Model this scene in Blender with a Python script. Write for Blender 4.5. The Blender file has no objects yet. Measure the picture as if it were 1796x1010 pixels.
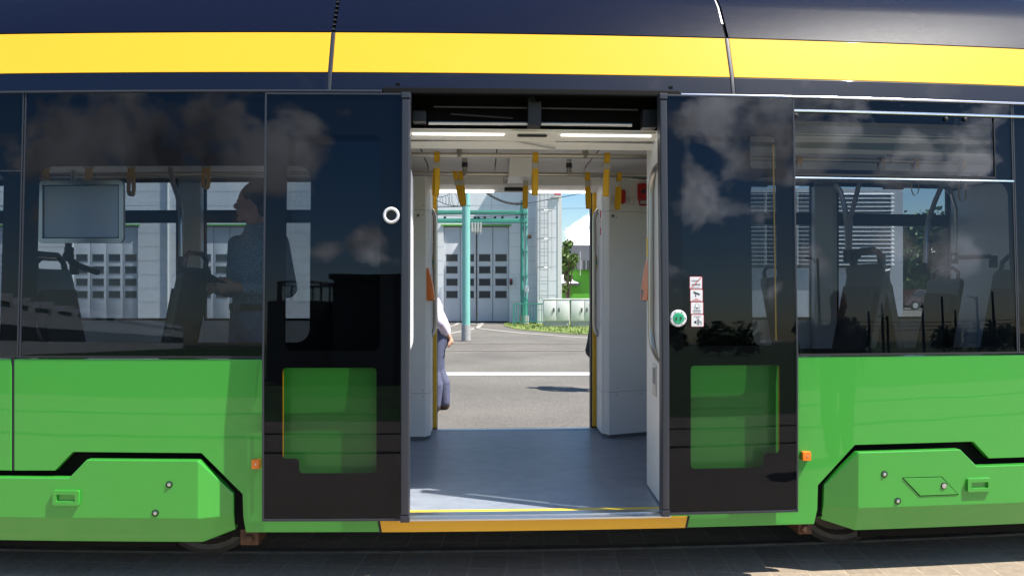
import bpy, bmesh, math, random
from mathutils import Vector, Matrix
R = math.radians
random.seed(7)
SC = bpy.context.scene
COL = SC.collection

# ------------------------------------------------------------------ camera, sky, sun, exposure
F, CX, CY, HC = 1311.0, 898.0, 505.0, 1.54
cd = bpy.data.cameras.new("camera"); cam = bpy.data.objects.new("camera", cd); COL.objects.link(cam)
cam.location = (0, 0, HC); cam.rotation_euler = (R(90), 0, 0)
cd.sensor_width = 36; cd.lens = 36 * F / 1796; cd.clip_start = .05; cd.clip_end = 3000
SC.camera = cam
SUN_EL, SUN_AZ = 58.0, 19.0          # azimuth: degrees from +X towards the camera side (-Y)
sdir = Vector((math.cos(R(SUN_EL)) * math.cos(R(SUN_AZ)), -math.cos(R(SUN_EL)) * math.sin(R(SUN_AZ)), math.sin(R(SUN_EL))))
SUN_STRENGTH, SKY_STRENGTH, EXPOSURE = 5.0, 0.06, 0.85
sl = bpy.data.lights.new("sun", 'SUN'); sl.energy = SUN_STRENGTH; sl.angle = R(.53); sl.color = (1, .95, .87)
so = bpy.data.objects.new("sun", sl); COL.objects.link(so); so.rotation_euler = sdir.to_track_quat('Z', 'Y').to_euler()
so.location = (30, -10, 50)
SC.view_settings.view_transform = 'Standard'; SC.view_settings.look = 'None'
SC.view_settings.gamma = 1; SC.view_settings.exposure = EXPOSURE; SC.view_settings.use_curve_mapping = False
SC.render.engine = 'CYCLES'
SC.cycles.transparent_max_bounces = 32; SC.cycles.max_bounces = 14; SC.cycles.glossy_bounces = 6
SC.cycles.use_denoising = True
try: SC.cycles.denoiser = 'OPENIMAGEDENOISE'
except Exception: pass
SC.cycles.caustics_reflective = False; SC.cycles.caustics_refractive = False

W_ = bpy.data.worlds.new("World"); SC.world = W_; W_.use_nodes = True
nt = W_.node_tree; nt.nodes.clear()
def nd(tree, kind, **kw):
    n = tree.nodes.new(kind)
    for k, v in kw.items():
        if k in n.inputs: n.inputs[k].default_value = v
        else: setattr(n, k, v)
    return n
sky = nd(nt, 'ShaderNodeTexSky', sky_type='NISHITA', sun_disc=False, sun_elevation=R(SUN_EL),
         sun_rotation=math.atan2(sdir.x, sdir.y), air_density=1.0, dust_density=.6, ozone_density=1.5)
tc = nd(nt, 'ShaderNodeTexCoord'); sep = nd(nt, 'ShaderNodeSeparateXYZ')
nt.links.new(tc.outputs['Generated'], sep.inputs[0])
zz = nd(nt, 'ShaderNodeMath', operation='MAXIMUM'); zz.inputs[1].default_value = .0
nt.links.new(sep.outputs['Z'], zz.inputs[0])
za = nd(nt, 'ShaderNodeMath', operation='ADD'); za.inputs[1].default_value = .16
nt.links.new(zz.outputs[0], za.inputs[0])
dv = nd(nt, 'ShaderNodeVectorMath', operation='SCALE'); iv = nd(nt, 'ShaderNodeMath', operation='DIVIDE'); iv.inputs[0].default_value = 1
nt.links.new(za.outputs[0], iv.inputs[1]); nt.links.new(tc.outputs['Generated'], dv.inputs[0]); nt.links.new(iv.outputs[0], dv.inputs['Scale'])
mp = nd(nt, 'ShaderNodeMapping'); mp.inputs['Location'].default_value = (3.1, 5.2, 0.0); mp.inputs['Scale'].default_value = (1.0, 1.0, .35)
nt.links.new(dv.outputs[0], mp.inputs[0])
n1 = nd(nt, 'ShaderNodeTexNoise', Scale=1.5, Detail=9.0, Roughness=.56, Distortion=.25)
nt.links.new(mp.outputs[0], n1.inputs['Vector'])
cr = nd(nt, 'ShaderNodeValToRGB'); cr.color_ramp.elements[0].position = .585; cr.color_ramp.elements[1].position = .70
cr.color_ramp.elements[0].color = (0, 0, 0, 1); cr.color_ramp.elements[1].color = (1, 1, 1, 1)
CLOUDS = [(-0.559, -0.795, 0.235, 0.16), (-0.5, -0.826, 0.261, 0.15), (-0.455, -0.859, 0.235, 0.12), (-0.379, -0.884, 0.274, 0.14), (-0.334, -0.911, 0.241, 0.1), (-0.272, -0.931, 0.245, 0.12), (-0.189, -0.935, 0.301, 0.05), (-0.257, -0.923, 0.288, 0.07), (-0.157, -0.979, 0.133, 0.05), (-0.228, -0.968, 0.104, 0.05), (0.464, -0.846, 0.264, 0.09), (0.433, -0.875, 0.216, 0.07), (0.382, -0.902, 0.201, 0.07), (0.474, -0.859, 0.192, 0.06), (0.537, -0.809, 0.241, 0.11), (0.591, -0.771, 0.238, 0.09), (0.637, -0.742, 0.21, 0.09), (0.701, -0.686, 0.196, 0.06), (0.538, -0.837, 0.101, 0.05), (0.697, -0.712, 0.091, 0.06), (0.386, -0.865, 0.32, 0.12), (0.57, -0.767, 0.294, 0.14), (0.691, -0.671, 0.269, 0.12), (0.626, -0.773, 0.106, 0.05), (0.089, 0.993, 0.073, 0.05)]
nrmz = nd(nt, 'ShaderNodeVectorMath', operation='NORMALIZE'); nt.links.new(tc.outputs['Generated'], nrmz.inputs[0])
acc = None                                   # where the cloud banks stand in the sky
for (cx_, cy_, cz_, size) in CLOUDS:
    dt = nd(nt, 'ShaderNodeVectorMath', operation='DISTANCE'); dt.inputs[1].default_value = Vector((cx_, cy_, cz_)).normalized()
    nt.links.new(nrmz.outputs[0], dt.inputs[0])
    mr_ = nd(nt, 'ShaderNodeMapRange', interpolation_type='SMOOTHSTEP'); mr_.inputs[1].default_value = size * .95; mr_.inputs[2].default_value = size * .2; mr_.inputs[3].default_value = 0; mr_.inputs[4].default_value = 1
    nt.links.new(dt.outputs['Value'], mr_.inputs[0])
    if acc is None: acc = mr_
    else:
        m_ = nd(nt, 'ShaderNodeMath', operation='MAXIMUM'); nt.links.new(acc.outputs[0], m_.inputs[0]); nt.links.new(mr_.outputs[0], m_.inputs[1]); acc = m_
nz = nd(nt, 'ShaderNodeTexNoise', Scale=8.0, Detail=9.0, Roughness=.56, Distortion=.3); mpz = nd(nt, 'ShaderNodeMapping'); mpz.inputs['Scale'].default_value = (1, 1, 1.7)
nt.links.new(nrmz.outputs[0], mpz.inputs[0]); nt.links.new(mpz.outputs[0], nz.inputs['Vector'])
mn = nd(nt, 'ShaderNodeMath', operation='MULTIPLY_ADD'); mn.inputs[1].default_value = .17; nt.links.new(acc.outputs[0], mn.inputs[0]); nt.links.new(nz.outputs['Fac'], mn.inputs[2])
nt.links.new(mn.outputs[0], cr.inputs[0])
n2 = nd(nt, 'ShaderNodeTexNoise', Scale=7.0, Detail=6.0, Roughness=.6); nt.links.new(tc.outputs['Generated'], n2.inputs['Vector'])
cc = nd(nt, 'ShaderNodeValToRGB'); cc.color_ramp.elements[0].position = .38; cc.color_ramp.elements[1].position = .62
cc.color_ramp.elements[0].color = (10, 9.8, 9.7, 1); cc.color_ramp.elements[1].color = (42.0, 41, 40, 1)
nt.links.new(n2.outputs['Fac'], cc.inputs[0])
mx = nd(nt, 'ShaderNodeMix', data_type='RGBA')
hs = nd(nt, 'ShaderNodeHueSaturation', Saturation=1.35, Value=1.55); nt.links.new(sky.outputs[0], hs.inputs['Color'])
nt.links.new(cr.outputs[0], mx.inputs[0]); nt.links.new(hs.outputs[0], mx.inputs[6])
cb = nd(nt, 'ShaderNodeMapRange'); cb.inputs[1].default_value = -.34; cb.inputs[2].default_value = .10; cb.inputs[3].default_value = .30; cb.inputs[4].default_value = 1.25
nt.links.new(sep.outputs['X'], cb.inputs[0]); cs = nd(nt, 'ShaderNodeVectorMath', operation='SCALE'); nt.links.new(cc.outputs[0], cs.inputs[0]); nt.links.new(cb.outputs[0], cs.inputs['Scale'])
nt.links.new(cs.outputs[0], mx.inputs[7])
bg = nd(nt, 'ShaderNodeBackground', Strength=SKY_STRENGTH); wo = nd(nt, 'ShaderNodeOutputWorld')
nt.links.new(mx.outputs[2], bg.inputs[0]); nt.links.new(bg.outputs[0], wo.inputs[0])

# ------------------------------------------------------------------ materials
M = {}
def mat(name, base, rough=.5, metal=0.0, coat=0.0, coat_rough=.03, noise=None, bump=None, emit=None, spec=None):
    """noise=(scale, amount[, stretch]) varies the colour; bump=(scale, distance) waves the surface"""
    m = bpy.data.materials.new(name); m.use_nodes = True; t = m.node_tree
    b = t.nodes['Principled BSDF']; M[name] = m
    b.inputs['Base Color'].default_value = (*base, 1); b.inputs['Roughness'].default_value = rough
    b.inputs['Metallic'].default_value = metal; b.inputs['Coat Weight'].default_value = coat
    b.inputs['Coat Roughness'].default_value = coat_rough
    if spec is not None: b.inputs['Specular IOR Level'].default_value = spec
    if emit:
        b.inputs['Emission Color'].default_value = (*emit[0], 1); b.inputs['Emission Strength'].default_value = emit[1]
    if noise or bump:
        c = nd(t, 'ShaderNodeTexCoord')
    if noise:
        mpn = nd(t, 'ShaderNodeMapping')
        if len(noise) > 2: mpn.inputs['Scale'].default_value = noise[2]
        t.links.new(c.outputs['Object'], mpn.inputs[0])
        n = nd(t, 'ShaderNodeTexNoise', Scale=noise[0], Detail=6.0, Roughness=.6); t.links.new(mpn.outputs[0], n.inputs['Vector'])
        mr = nd(t, 'ShaderNodeMapRange'); mr.inputs[1].default_value = .3; mr.inputs[2].default_value = .7
        mr.inputs[3].default_value = 1 - noise[1]; mr.inputs[4].default_value = 1 + noise[1]
        t.links.new(n.outputs['Fac'], mr.inputs[0])
        v = nd(t, 'ShaderNodeVectorMath', operation='SCALE'); v.inputs[0].default_value = base
        t.links.new(mr.outputs[0], v.inputs['Scale']); t.links.new(v.outputs[0], b.inputs['Base Color'])
    if bump:
        n = nd(t, 'ShaderNodeTexNoise', Scale=bump[0], Detail=2.0); t.links.new(c.outputs['Object'], n.inputs['Vector'])
        bp = nd(t, 'ShaderNodeBump', Strength=1.0, Distance=bump[1]); t.links.new(n.outputs['Fac'], bp.inputs['Height'])
        t.links.new(bp.outputs[0], b.inputs['Normal'])
        if coat: t.links.new(bp.outputs[0], b.inputs['Coat Normal'])
    return m
def glass(name, tint, ior=1.5, bump=None, rough=0.0):
    m = bpy.data.materials.new(name); m.use_nodes = True; t = m.node_tree; t.nodes.clear(); M[name] = m
    tr = nd(t, 'ShaderNodeBsdfTransparent'); tr.inputs[0].default_value = (*tint, 1)
    gl = nd(t, 'ShaderNodeBsdfGlossy', Roughness=rough); gl.inputs[0].default_value = (.70, .76, .90, 1)
    fr = nd(t, 'ShaderNodeFresnel', IOR=ior); ge = nd(t, 'ShaderNodeNewGeometry'); bf = nd(t, 'ShaderNodeMapRange'); bf.inputs[3].default_value = ior; bf.inputs[4].default_value = 1 / ior
    t.links.new(ge.outputs['Backfacing'], bf.inputs[0]); t.links.new(bf.outputs[0], fr.inputs['IOR'])     # thin pane: the same reflection from both sides
    mi = nd(t, 'ShaderNodeMixShader'); o = nd(t, 'ShaderNodeOutputMaterial')
    if bump:
        c = nd(t, 'ShaderNodeTexCoord')
        n = nd(t, 'ShaderNodeTexNoise', Scale=bump[0], Detail=1.0); t.links.new(c.outputs['Object'], n.inputs['Vector'])
        bp = nd(t, 'ShaderNodeBump', Strength=1.0, Distance=bump[1]); t.links.new(n.outputs['Fac'], bp.inputs['Height'])
        t.links.new(bp.outputs[0], gl.inputs['Normal'])
    t.links.new(fr.outputs[0], mi.inputs[0]); t.links.new(tr.outputs[0], mi.inputs[1]); t.links.new(gl.outputs[0], mi.inputs[2])
    t.links.new(mi.outputs[0], o.inputs[0]); return m

mat('green_paint', (.050, .36, .042), .35, coat=.9, coat_rough=.02, bump=(1.1, .0022), spec=.4)
mat('yellow_paint', (.86, .465, .035), .5, coat=.15, coat_rough=.05, bump=(1.2, .0015), spec=.12)
mat('navy_paint', (.004, .007, .020), .38, spec=.25, coat=.4, coat_rough=.03, bump=(1.2, .002))
mat('roof_paint', (.006, .009, .024), .30, coat=0, spec=.055, noise=(260, .35), bump=(420, .0006))
mat('black_trim', (.008, .008, .009), .5)
mat('black_frit', (.003, .0035, .005), .6, spec=.1)
mat('void_black', (.004, .004, .004), .7, spec=.1)
mat('rubber_grey', (.028, .031, .042), .40)
mat('rubber_black', (.012, .012, .013), .6)
mat('chrome', (.75, .76, .78), .16, metal=1)
mat('steel', (.55, .55, .54), .28, metal=1)
mat('brushed_steel', (.52, .49, .44), .3, metal=1)
mat('aluminium', (.72, .72, .72), .35, metal=1)
mat('step_orange', (.90, .46, .010), .4, coat=.6, bump=(3, .002))
mat('white_panel', (.82, .82, .81), .38, noise=(3, .03))
mat('ceiling_white', (.84, .83, .80), .5)
mat('floor_vinyl', (.235, .262, .31), .36, noise=(7, .15, (1, 1.6, 1)), bump=(60, .0006))
mat('edge_yellow', (.85, .62, .05), .5)
mat('strap_yellow', (.72, .40, .008), .55)
mat('rail_yellow', (.75, .42, .01), .4)
mat('strap_buckle', (.45, .43, .38), .4)
mat('orange_plastic', (.80, .19, .02), .4)
mat('marker_orange', (.95, .22, .01), .2, coat=.6)
mat('red_plastic', (.40, .012, .012), .4)
mat('sticker_white', (.80, .80, .80), .45)
mat('sticker_red', (.62, .03, .06), .5)
mat('ink', (.03, .03, .035), .6)
mat('ink_grey', (.30, .30, .32), .6)
mat('ring_white', (.78, .78, .80), .3)
mat('button_green', (.03, .42, .20), .4)
mat('seat_grey', (.024, .028, .033), .32)
mat('seat_fabric', (.03, .034, .04), .8)
mat('led_light', (.8, .8, .8), .4, emit=((1, .95, .86), 2.2))
mat('board_pane', (.42, .52, .64), .25)
mat('wheel_steel', (.13, .11, .09), .55, metal=.4, noise=(9, .3))
mat('rust', (.10, .045, .022), .75, noise=(14, .4))
mat('under_black', (.010, .010, .010), .8, spec=.1)
glass('window_glass', (.54, .57, .60), 1.42)
glass('door_glass_tint', (.56, .58, .585), 1.42)
glass('far_glass', (.74, .77, .79), 1.45)
# outdoors
mat('asphalt', (.20, .19, .17), .9, noise=(.35, .10), bump=(150, .004))
mat('line_white', (.62, .61, .58), .8, noise=(6, .12))
mat('track_brown', (.125, .105, .082), .9, noise=(4, .25))
mat('concrete_pale', (.42, .40, .36), .85, noise=(5, .1))
mat('field_grass', (.045, .10, .02), .9, noise=(.8, .35))
mat('blade_green', (.17, .23, .05), .7)
mat('clad_white', (.74, .76, .78), .55, noise=(1.6, .05, (1, 1, .12)))
mat('clad_grey', (.52, .54, .56), .55)
mat('depot_door', (.56, .585, .63), .5, noise=(1.2, .03))
mat('depot_pane', (.035, .038, .045), .2)
mat('seam_dark', (.12, .13, .14), .7)
mat('teal_paint', (.20, .48, .43), .45, noise=(2, .06))
mat('deep_teal', (.05, .26, .20), .5, noise=(2, .08))
mat('pole_concrete', (.34, .34, .33), .8, noise=(9, .12))
mat('galvanised', (.48, .49, .50), .45, metal=.6)
mat('cabinet_grey', (.72, .72, .70), .6, noise=(2.5, .05, (1, 1, .2)))
mat('cabinet_base', (.40, .40, .39), .8)
mat('wire_black', (.02, .02, .02), .6)
mat('bright_green_wall', (.11, .42, .03), .55)
mat('roof_grey', (.045, .047, .05), .6, noise=(1.5, .12))
mat('louvre_white', (.72, .73, .72), .45)
mat('far_dark', (.06, .065, .07), .5)
mat('bark', (.10, .075, .05), .9, noise=(8, .3))
mat('leaf_a', (.060, .120, .022), .6); mat('leaf_b', (.040, .085, .018), .6); mat('leaf_c', (.085, .150, .030), .6)
mat('hall_wall', (.72, .72, .70), .7, noise=(.3, .08))
mat('shed_wall', (.055, .057, .06), .7, noise=(.8, .15))
mat('car_white', (.70, .71, .72), .3, coat=.6); mat('car_red', (.05, .010, .012), .3, coat=.6)
mat('tyre', (.015, .015, .015), .8)
# people
mat('skin', (.52, .30, .21), .5); mat('hair_dark', (.02, .014, .010), .6); mat('hair_brown', (.06, .035, .02), .6)
mat('shirt_lavender', (.66, .58, .72), .8, noise=(9, .05)); mat('trousers_navy', (.10, .11, .18), .8, noise=(14, .15))
mat('shoe_brown', (.055, .032, .024), .5); mat('coat_black', (.010, .010, .013), .8); mat('trousers_grey', (.10, .095, .085), .8)
mat('shirt_pattern', (.26, .34, .44), .8, noise=(120, .55)); mat('jeans', (.16, .25, .40), .8, noise=(18, .15)); mat('belt_black', (.012, .011, .010), .5)

def paver_material():
    m = bpy.data.materials.new('pavers'); m.use_nodes = True; t = m.node_tree; b = t.nodes['Principled BSDF']; M['pavers'] = m
    c = nd(t, 'ShaderNodeTexCoord'); br = nd(t, 'ShaderNodeTexBrick', Scale=1.0)
    br.offset = 0.0; br.inputs['Brick Width'].default_value = .205; br.inputs['Row Height'].default_value = .205
    br.inputs['Mortar Size'].default_value = .007; br.inputs['Mortar Smooth'].default_value = .3
    br.inputs['Color1'].default_value = (.31, .25, .185, 1); br.inputs['Color2'].default_value = (.26, .205, .15, 1); br.inputs['Mortar'].default_value = (.36, .29, .21, 1)
    mpn = nd(t, 'ShaderNodeMapping'); mpn.inputs['Rotation'].default_value = (0, 0, R(2.4)); t.links.new(c.outputs['Object'], mpn.inputs[0])
    t.links.new(mpn.outputs[0], br.inputs['Vector'])
    n = nd(t, 'ShaderNodeTexNoise', Scale=22.0, Detail=8.0, Roughness=.7); t.links.new(c.outputs['Object'], n.inputs['Vector'])
    mr = nd(t, 'ShaderNodeMapRange'); mr.inputs[1].default_value = .3; mr.inputs[2].default_value = .7; mr.inputs[3].default_value = .78; mr.inputs[4].default_value = 1.2
    t.links.new(n.outputs['Fac'], mr.inputs[0]); v = nd(t, 'ShaderNodeVectorMath', operation='SCALE')
    t.links.new(br.outputs['Color'], v.inputs[0]); t.links.new(mr.outputs[0], v.inputs['Scale']); t.links.new(v.outputs[0], b.inputs['Base Color'])
    bp = nd(t, 'ShaderNodeBump', Strength=.6, Distance=.006, invert=True); t.links.new(br.outputs['Fac'], bp.inputs['Height']); t.links.new(bp.outputs[0], b.inputs['Normal'])
    b.inputs['Roughness'].default_value = .85
paver_material()
def asphalt_grain():
    m = M['asphalt']; t = m.node_tree; b = t.nodes['Principled BSDF']; c = nd(t, 'ShaderNodeTexCoord')
    n = nd(t, 'ShaderNodeTexNoise', Scale=48.0, Detail=4.0, Roughness=.8); t.links.new(c.outputs['Object'], n.inputs['Vector'])
    n2 = nd(t, 'ShaderNodeTexNoise', Scale=.5, Detail=5.0); t.links.new(c.outputs['Object'], n2.inputs['Vector'])
    a = nd(t, 'ShaderNodeMapRange'); a.inputs[1].default_value = .32; a.inputs[2].default_value = .68; a.inputs[3].default_value = .5; a.inputs[4].default_value = 1.6
    a2 = nd(t, 'ShaderNodeMapRange'); a2.inputs[1].default_value = .3; a2.inputs[2].default_value = .7; a2.inputs[3].default_value = .78; a2.inputs[4].default_value = 1.15
    t.links.new(n.outputs['Fac'], a.inputs[0]); t.links.new(n2.outputs['Fac'], a2.inputs[0])
    mu = nd(t, 'ShaderNodeMath', operation='MULTIPLY'); t.links.new(a.outputs[0], mu.inputs[0]); t.links.new(a2.outputs[0], mu.inputs[1])
    v = nd(t, 'ShaderNodeVectorMath', operation='SCALE'); v.inputs[0].default_value = (.150, .138, .120)
    t.links.new(mu.outputs[0], v.inputs['Scale']); t.links.new(v.outputs[0], b.inputs['Base Color'])
asphalt_grain()

# ------------------------------------------------------------------ coordinates
# The tram side is a very slightly bowed wall. u runs along it, v goes inwards through the tram, z is up.
D0, YAW, BOW = 3.9, .0415, .0155
PROF = [(-1, 0), (1.177, 0), (2.57, .052), (2.68, .078), (2.92, .165), (3.14, .30), (3.32, .46), (3.5, .75)]
def prof(z):
    for (a, va), (b, vb) in zip(PROF, PROF[1:]):
        if z <= b: return va + (vb - va) * (z - a) / (b - a)
    return PROF[-1][1]
def world(u, v, z, lean=False):
    if lean: v = v + prof(z)
    return Vector((u - YAW * v, D0 + YAW * u + BOW * u * u + v, z))
def at(x, y, v=0.0, lean=True):
    """metres (u, z) on the tram plane v for a place measured in the photograph"""
    u, z = 0.0, 1.5
    for _ in range(30):
        vv = v + (prof(z) if lean else 0); Y = D0 + YAW * u + BOW * u * u + vv
        u = (x - CX) / F * Y + YAW * vv; z = HC - (y - CY) / F * Y
    return u, z
def U(x, v=0.0, y=505): return at(x, y, v, False)[0]
def Z(y, v=0.0, x=898): return at(x, y, v, False)[1]
def yard(x, y, d): return ((x - CX) / F * d, HC - (y - CY) / F * d)
def gdist(y): return HC * F / (y - CY)

# ------------------------------------------------------------------ mesh builder
def rrect(a0, b0, a1, b1, r, n=5):
    pts = []
    for (cx, cy, s) in ((a1 - r, b1 - r, 0), (a0 + r, b1 - r, 90), (a0 + r, b0 + r, 180), (a1 - r, b0 + r, 270)):
        for k in range(n + 1):
            t = R(s + 90 * k / n); pts.append((cx + r * math.cos(t), cy + r * math.sin(t)))
    return pts
class MB:
    def __init__(s): s.bm = bmesh.new(); s.mats = []
    def mi(s, m):
        if m not in s.mats: s.mats.append(m)
        return s.mats.index(m)
    def face(s, pts, m):
        f = s.bm.faces.new([s.bm.verts.new(p) for p in pts]); f.material_index = s.mi(m); return f
    def mesh(s, verts, faces, m):
        vs = [s.bm.verts.new(v) for v in verts]; k = s.mi(m)
        for f in faces:
            try: s.bm.faces.new([vs[i] for i in f]).material_index = k
            except ValueError: pass
    def box(s, a0, a1, b0, b1, c0, c1, m, bev=0.0):
        vs = [(x, y, z) for z in (c0, c1) for (x, y) in ((a0, b0), (a1, b0), (a1, b1), (a0, b1))]
        if bev <= 0:
            s.mesh(vs, [(3, 2, 1, 0), (4, 5, 6, 7), (0, 1, 5, 4), (1, 2, 6, 5), (2, 3, 7, 6), (3, 0, 4, 7)], m); return
        t = bmesh.new(); q = [t.verts.new(v) for v in vs]
        for f in [(3, 2, 1, 0), (4, 5, 6, 7), (0, 1, 5, 4), (1, 2, 6, 5), (2, 3, 7, 6), (3, 0, 4, 7)]: t.faces.new([q[i] for i in f])
        bmesh.ops.bevel(t, geom=t.edges[:], offset=bev, segments=2, affect='EDGES', profile=.5)
        s.absorb(t, m)
    def absorb(s, t, m):
        t.verts.index_update()
        s.mesh([v.co[:] for v in t.verts], [[v.index for v in f.verts] for f in t.faces], m); t.free()
    def prism(s, poly, v0, v1, m, bev=0.0):
        """poly in (u, z), thickness from v0 (outer) to v1"""
        t = bmesh.new()
        a = [t.verts.new((p[0], v0, p[1])) for p in poly]; b = [t.verts.new((p[0], v1, p[1])) for p in poly]
        n = len(poly)
        fa = t.faces.new(a); fb = t.faces.new(b[::-1])
        for i in range(n): t.faces.new((a[i], b[i], b[(i + 1) % n], a[(i + 1) % n]))
        bmesh.ops.recalc_face_normals(t, faces=t.faces[:])
        if bev > 0: bmesh.ops.bevel(t, geom=list(fa.edges), offset=bev, segments=2, affect='EDGES', profile=.5)
        s.absorb(t, m)
    def holed(s, outer, holes, v, m):
        t = bmesh.new(); ed = []
        for loop in [outer] + holes:
            vs = [t.verts.new((p[0], v, p[1])) for p in loop]
            ed += [t.edges.new((vs[i], vs[(i + 1) % len(vs)])) for i in range(len(vs))]
        bmesh.ops.triangle_fill(t, edges=ed, use_beauty=True, use_dissolve=False, normal=(0, -1, 0))
        for f in t.faces:
            f.normal_update()
            if f.normal.y > 0: f.normal_flip()
        s.absorb(t, m)
    def tube(s, pts, r, m, n=10, cap=True):
        pts = [Vector(p) for p in pts]; rings = []; up = None
        for i, p in enumerate(pts):
            d = (pts[min(i + 1, len(pts) - 1)] - pts[max(i - 1, 0)]).normalized()
            if up is None: up = Vector((0, 0, 1)) if abs(d.z) < .9 else Vector((1, 0, 0))
            x = d.cross(up).normalized(); up = x.cross(d).normalized()
            rr = r[i] if isinstance(r, (list, tuple)) else r
            rings.append([p + (x * math.cos(2 * math.pi * k / n) + up * math.sin(2 * math.pi * k / n)) * rr for k in range(n)])
        vs = [v for ring in rings for v in ring]; fs = []
        for i in range(len(rings) - 1):
            for k in range(n): fs.append((i * n + k, i * n + (k + 1) % n, (i + 1) * n + (k + 1) % n, (i + 1) * n + k))
        if cap: fs += [tuple(range(n))[::-1], tuple(range((len(rings) - 1) * n, len(rings) * n))]
        s.mesh(vs, fs, m)
    def disc(s, u, z, v, prof_, m, n=28):
        """surface turned about the v axis through (u, z): prof_ = [(radius, v)]"""
        vs = []; fs = []
        for (r, dv_) in prof_:
            for k in range(n): t = 2 * math.pi * k / n; vs.append((u + r * math.cos(t), v + dv_, z + r * math.sin(t)))
        for i in range(len(prof_) - 1):
            for k in range(n): fs.append((i * n + k, i * n + (k + 1) % n, (i + 1) * n + (k + 1) % n, (i + 1) * n + k))
        fs.append(tuple(range((len(prof_) - 1) * n, len(prof_) * n)))
        s.mesh(vs, fs, m)
    def build(s, name, parent=None, tram=False, lean=False, sharp=24, origin=None, smooth=True):
        bm = s.bm
        bm.normal_update(); big = [f for f in bm.faces if len(f.verts) > 4]
        if big: bmesh.ops.triangulate(bm, faces=big)
        if tram:
            xs = [v.co.x for v in bm.verts]
            if xs and max(xs) - min(xs) > .45:
                k = math.ceil(min(xs) / .25)
                while k * .25 < max(xs):
                    bmesh.ops.bisect_plane(bm, geom=bm.verts[:] + bm.edges[:] + bm.faces[:], plane_co=(k * .25 + .013, 0, 0), plane_no=(1, 0, 0), dist=1e-5); k += 1
            if lean:
                zs = [v.co.z for v in bm.verts]
                for (z, _) in PROF[1:-1]:
                    if min(zs) < z - 1e-3 and max(zs) > z + 1e-3:
                        bmesh.ops.bisect_plane(bm, geom=bm.verts[:] + bm.edges[:] + bm.faces[:], plane_co=(0, 0, z), plane_no=(0, 0, 1), dist=1e-5)
            for v in bm.verts: v.co = world(v.co.x, v.co.y, v.co.z, lean)
        if parent is not None:
            rt = parent
            while rt.parent: rt = rt.parent
            if tram or origin == 'world':
                for v in bm.verts: v.co -= rt.location
        bmesh.ops.recalc_face_normals(bm, faces=bm.faces[:])
        me = bpy.data.meshes.new(name); bm.to_mesh(me); bm.free()
        for m in s.mats: me.materials.append(M[m])
        if smooth:
            me.shade_smooth(); me.set_sharp_from_angle(angle=R(sharp))
        o = bpy.data.objects.new(name, me); COL.objects.link(o); o.parent = parent
        if tram and smooth:
            wn = o.modifiers.new('normals', 'WEIGHTED_NORMAL'); wn.keep_sharp = True; wn.weight = 90
        return o
def thing(name, label, cat, loc=(0, 0, 0), rz=0, group=None):
    o = bpy.data.objects.new(name, None); COL.objects.link(o); o.empty_display_size = .2
    o.location = loc; o.rotation_euler = (0, 0, rz); o['label'] = label; o['category'] = cat
    if group: o['group'] = group
    return o
def tag(o, label, cat, group=None):
    o['label'] = label; o['category'] = cat
    if group: o['group'] = group
    return o
def kind(o, k): o['kind'] = k; return o
def copy_tree(root, loc, rz=0, label=None):
    c = root.copy(); COL.objects.link(c); c.location = loc; c.rotation_euler = (0, 0, rz)
    if label: c['label'] = label
    for ch in list(root.children):
        a = ch.copy(); COL.objects.link(a); a.parent = c
        for g in ch.children:
            b = g.copy(); COL.objects.link(b); b.parent = a
    return c
def arc(p0, p1, p2, n=6):
    """quadratic bend from p0 to p2 with control p1"""
    p0, p1, p2 = Vector(p0), Vector(p1), Vector(p2)
    return [(1 - t) ** 2 * p0 + 2 * t * (1 - t) * p1 + t * t * p2 for t in [i / n for i in range(n + 1)]]

# ------------------------------------------------------------------ ground
def sheet(name, x0, x1, y0, y1, z, m, nx=1):
    b = MB()
    for i in range(nx):
        a, c = x0 + (x1 - x0) * i / nx, x0 + (x1 - x0) * (i + 1) / nx
        b.face([(a, y0, z), (c, y0, z), (c, y1, z), (a, y1, z)], m)
    return kind(b.build(name, smooth=False), 'structure')
sheet('ground', -1500, 1500, -1500, 1500, -.008, 'asphalt')
sheet('pavement', -60, 60, -2.7, 5.15, 0.0, 'pavers')
sheet('lawn', -400, 400, -400, -2.7, -.003, 'field_grass')
b = MB()
for yy in (.05, -1.38): b.box(-60, 60, yy - .03, yy + .03, -.02, .010, 'wheel_steel'); b.box(-60, 60, yy + .03, yy + .075, -.02, .004, 'void_black')
kind(b.build('track'), 'structure')
b = MB()
for vv in (.50, 1.935): b.box(-6, 6, vv - .03, vv + .03, -.02, .012, 'wheel_steel')
kind(b.build('rails', tram=True), 'structure')
sheet('road_marking', -30, 30, gdist(657.5), gdist(652.5), -.002, 'line_white')
b = MB()
for y0 in (602, 613.5):
    d = gdist(y0); b.face([(-40, d - .28, -.003), (40, d - .28, -.003), (40, d + .28, -.003), (-40, d + .28, -.003)], 'track_brown')
    b.face([(-40, d - .09, -.0005), (40, d - .06, -.0005), (40, d - .01, -.0005), (-40, d - .01, -.0005)], 'concrete_pale')
kind(b.build('yard_track', smooth=False), 'structure')
b = MB()
def ribbon(pts, w, z, m):
    pts = [Vector((*p, 0)) for p in pts]; vs = []; fs = []
    for i, p in enumerate(pts):
        d = (pts[min(i + 1, len(pts) - 1)] - pts[max(i - 1, 0)]).normalized(); nrm = Vector((-d.y, d.x, 0)) * w / 2
        vs += [(p + nrm)[:2] + (z,), (p - nrm)[:2] + (z,)]
    for i in range(len(pts) - 1): fs.append((2 * i, 2 * i + 1, 2 * i + 3, 2 * i + 2))
    b.mesh(vs, fs, m)
def gp(x, y): d = gdist(y); return ((x - CX) / F * d, d)
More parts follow.
